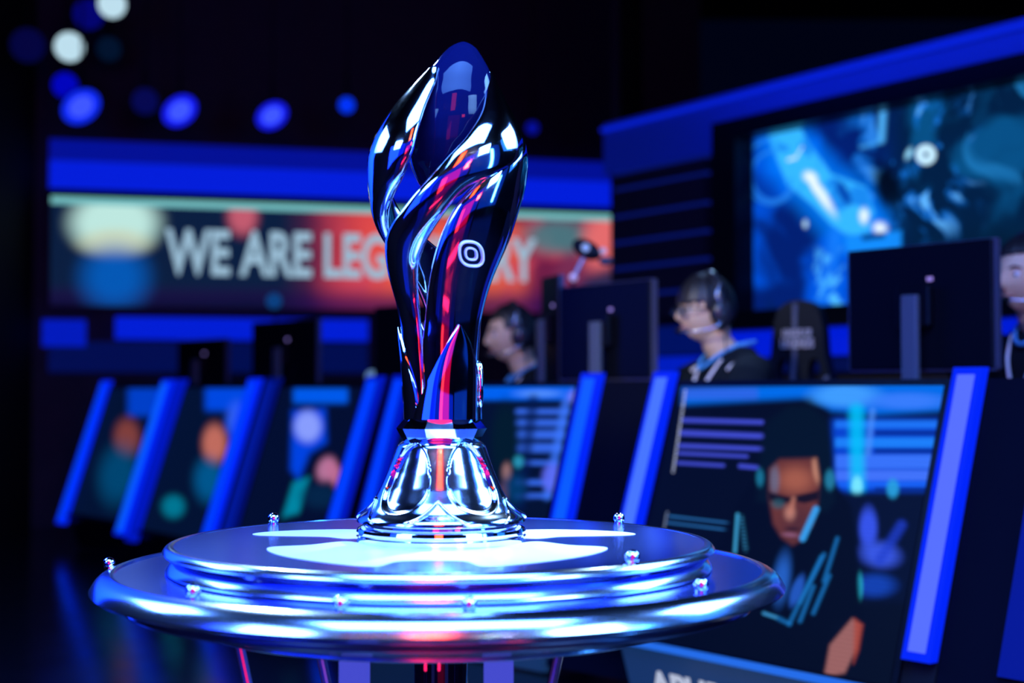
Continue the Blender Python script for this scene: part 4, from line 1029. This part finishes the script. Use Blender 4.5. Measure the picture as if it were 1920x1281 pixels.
# frosted crescents let into the top, left and right of the trophy
up = [(-372, 112), (-350, 150), (-280, 188), (-190, 200), (-130, 170), (-120, 70), (-175, 22), (-225, 58), (-300, 72), (-355, 84)]
lowp = [(-300, -128), (-235, -88), (-180, -28), (-140, -60), (-60, -140), (60, -140), (140, -60), (180, -28), (235, -88), (300, -128), (270, -230), (190, -330), (90, -400), (50, -330), (-50, -330), (-90, -400), (-190, -330), (-270, -230)]  # front notch shaped as the trophy's dark reflection
for L in (up, [(-x, y) for x, y in up], lowp):
    sp = smoothpath([(x * P, y * P, 0) for x, y in L], 120, True); bm = bmesh.new()
    lo = [bm.verts.new((p.x, p.y, th_ - .001)) for p in sp]; hi = [bm.verts.new((p.x, p.y, th_ + .0006)) for p in sp]
    bm.faces.new(lo[::-1]); f = bm.faces.new(hi)
    for i in range(len(sp)):
        k = (i + 1) % len(sp); bm.faces.new((lo[i], lo[k], hi[k], hi[i]))
    bmesh.ops.triangulate(bm, faces=[f for f in bm.faces if len(f.verts) > 4]); obj('inlay', bm, inlay_m, tb)
# ball studs on the rings
def stud(px, r, zl_, front=True, rad=.011):
    X = (px - 828) * PXM * (1.0); 
    for _ in range(6):
        y = -math.sqrt(max((r * P) ** 2 - X * X, 0)) * (1 if front else -1)
        X = (px - 960) / F * (TY + y) - TX
    bm = bmesh.new(); sphere(bm, (X, y, zl_ + rad * .9), rad, 20); lathe(bm, [(0, 0), (rad * .8, 0), (rad * .8, rad * .5), (0, rad * .5)], 20, (X, y, zl_ - .001)); obj('stud', bm, chrome, tb, auto=40)
for px, r, z_, fr in [(365, 560, zt2(1060), True), (1313, 560, zt2(1060), True), (880, 560, zt2(1060), True), (515, 490, th_, False), (1160, 490, th_, False), (1185, 490, th_, True), (640, 560, zt2(1060), True)]: stud(px, r, z_, fr)
for px in (910, 208, 1250, 470): stud(px, 600 if px not in (208,) else 616, zt2(1096) if px != 208 else zt2(1066), True, .010)
# pedestal
bm = bmesh.new(); lathe(bm, [(0, 0), (.20, 0), (.20, .015), (.06, .03), (.045, .06), (.045, zt2(1153)), (0, zt2(1153))], 48); obj('stem', bm, dark_glass, tb, auto=35)
strut_m = glow('reflected_bar_glow', (76, 84, 226), .8)  # glow put on legs that stand for bars of reflected light
for px, lit in ((682, 1), (947, 1), (440, 0), (592, 0), (1072, 0)):
    X = (px - 828) * PXM * .92; y = -.22 if lit else -.12
    bm = bmesh.new()
    if lit: box(bm, (X, y, (zt2(1153)) / 2 + .005), (.045, .03, zt2(1153) - .01), bev=.004); obj('reflection_leg', bm, strut_m, tb)
    else:
        sx_ = .03 if px < 800 else -.03
        tube(bm, [(X, y, zt2(1153)), (X + sx_ * 4, y + .02, .01)], .008, 12); obj('slanted_leg', bm, mat('leg_metal', (.6, .75, .95), .2, .9), tb)
for X in (-.008, .012): obj('column_edge', boxm((X, -.30, zt2(1140)-.02), (.003, .003, .05)), table_rim, tb)
tag(tb, 'round tiered metal table with bright rims carrying the trophy', 'table')

# ================================================================== stage lamps under the ceiling
def lamp(px, py, Y, col, strength, label, rad=.1, oval=False, ang=0, hang=True):
    p = at(px, py, Y); t = empty('stage_lamp', p); d = (Vector((0, 0, EYE)) - p).normalized()
    M = d.to_track_quat('Z', 'Y').to_matrix().to_4x4() @ Matrix.Rotation(R(ang), 4, 'Z') @ Matrix.Diagonal((1.25 if oval else 1, .95 if oval else 1, 1, 1))
    bm = bmesh.new(); lathe(bm, [(0, -.24), (rad * .6, -.23), (rad * .95, -.14), (rad * 1.08, 0), (rad * 1.0, .002), (rad * .98, -.012), (0, -.012)], 32); bmesh.ops.transform(bm, matrix=M, verts=bm.verts); obj('housing', bm, blackmatte, t)
    bm = bmesh.new(); lathe(bm, [(0, .004), (rad * .6, .003), (rad * .97, -.006), (rad * .97, -.011), (0, -.011)], 40); bmesh.ops.transform(bm, matrix=M, verts=bm.verts); ln = obj('lens', bm, glow('lamp_%d_%d_%d' % col, col, strength), t)
    if oval:
        bm = bmesh.new(); lathe(bm, [(0, .010), (rad * .55, .009), (rad * .6, .005), (0, .005)], 32); bmesh.ops.transform(bm, matrix=M, verts=bm.verts); obj('inner_lens', bm, glow('lamp_core', (64, 88, 255), 1.0), ln)
    bm = bmesh.new(); top = 5.5 - p.z
    tube(bm, [(-d.x * .12, -d.y * .12, -d.z * .12), (-d.x * .14, -d.y * .14, .25)], .012, 8); tube(bm, [(-d.x * .14, -d.y * .14, .25), (-d.x * .14, -d.y * .14, top)], .006, 8); obj('bracket', bm, blackmatte, t)
    tag(t, label, 'lamp', 'stage lamps hanging in the dark'); return t
lamp(130, 88, 9, (182, 214, 228), 1.1, 'round white lamp, lower of the two white ones at upper left', .095)
lamp(210, 8, 9, (182, 214, 228), 1.1, 'round white lamp touching the top edge of the photo', .09)
lamp(122, 160, 9.3, (0, 4, 190), 1, 'deep blue lamp just below the lower white lamp', .085)
lamp(152, 200, 8.8, (14, 44, 250), 1, 'brightest and largest oval blue lamp, leftmost of the row', .105, True, 40)
lamp(337, 208, 9.0, (22, 30, 250), 1, 'oval blue lamp, second from left in the row', .098, True, 40)
lamp(510, 217, 9.2, (22, 30, 250), 1, 'oval blue lamp, third from left in the row', .09, True, 35)
lamp(650, 197, 9.4, (0, 52, 245), 1, 'small round azure lamp just left of the trophy top', .055)
lamp(998, 240, 9.8, (4, 14, 150), 1, 'faint blue lamp just right of the trophy shoulder', .045)
lamp(52, 85, 9.0, (2, 4, 60), 1, 'barely glowing blue lamp in the upper left corner', .11)
lamp(272, 190, 9.5, (4, 8, 78), 1, 'dim blue lamp between two bright oval blue lamps', .09)
lamp(204, 92, 9.6, (0, 18, 42), 1, 'dim teal lamp right of the lower white lamp', .085)
lamp(166, 27, 9.25, (2, 4, 110), 1, 'dark blue lamp between the two white lamps', .1)
# a small desk light, and two lens flare spots built as bulbs
def bulb(px, py, Y, col, s, rad, label):
    p = at(px, py, Y); t = empty('lamp_flare_spot', p)
    bm = bmesh.new(); sphere(bm, (0, -.02, 0), rad, 20); obj('bulb', bm, glow('bulb_%d_%d_%d' % col, col, s), t, True)
    bm = bmesh.new(); lathe(bm, [(0, 0), (rad * .9, 0), (rad * 1.0, .01), (rad * .8, .06), (0, .07)], 20); bmesh.ops.transform(bm, matrix=Matrix.Rotation(R(-90), 4, 'X'), verts=bm.verts); obj('cup', bm, blackmatte, t)
    tgt = max(DT - .03 if py > 640 else FZ, FZ) - p.z
    bm = bmesh.new(); tube(bm, [(0, .03, 0), (0, .05, tgt)], .006, 6); obj('stand', bm, blackmatte, t)
    tag(t, label, 'light', 'small lights around the far desks')
bulb(515, 565, 8.0, (10, 62, 124), 1, .045, 'upper of two faint blue lens flare spots left of the trophy')
bulb(543, 622, 8.0, (0, 96, 214), 1, .045, 'lower, brighter of two lens flare spots left of the trophy')
bulb(698, 706, 6.5, (92, 126, 170), 1, .030, 'pale round light close to the left side of the trophy')

for l in [o for o in COL.objects if o.type == 'LIGHT']: pass
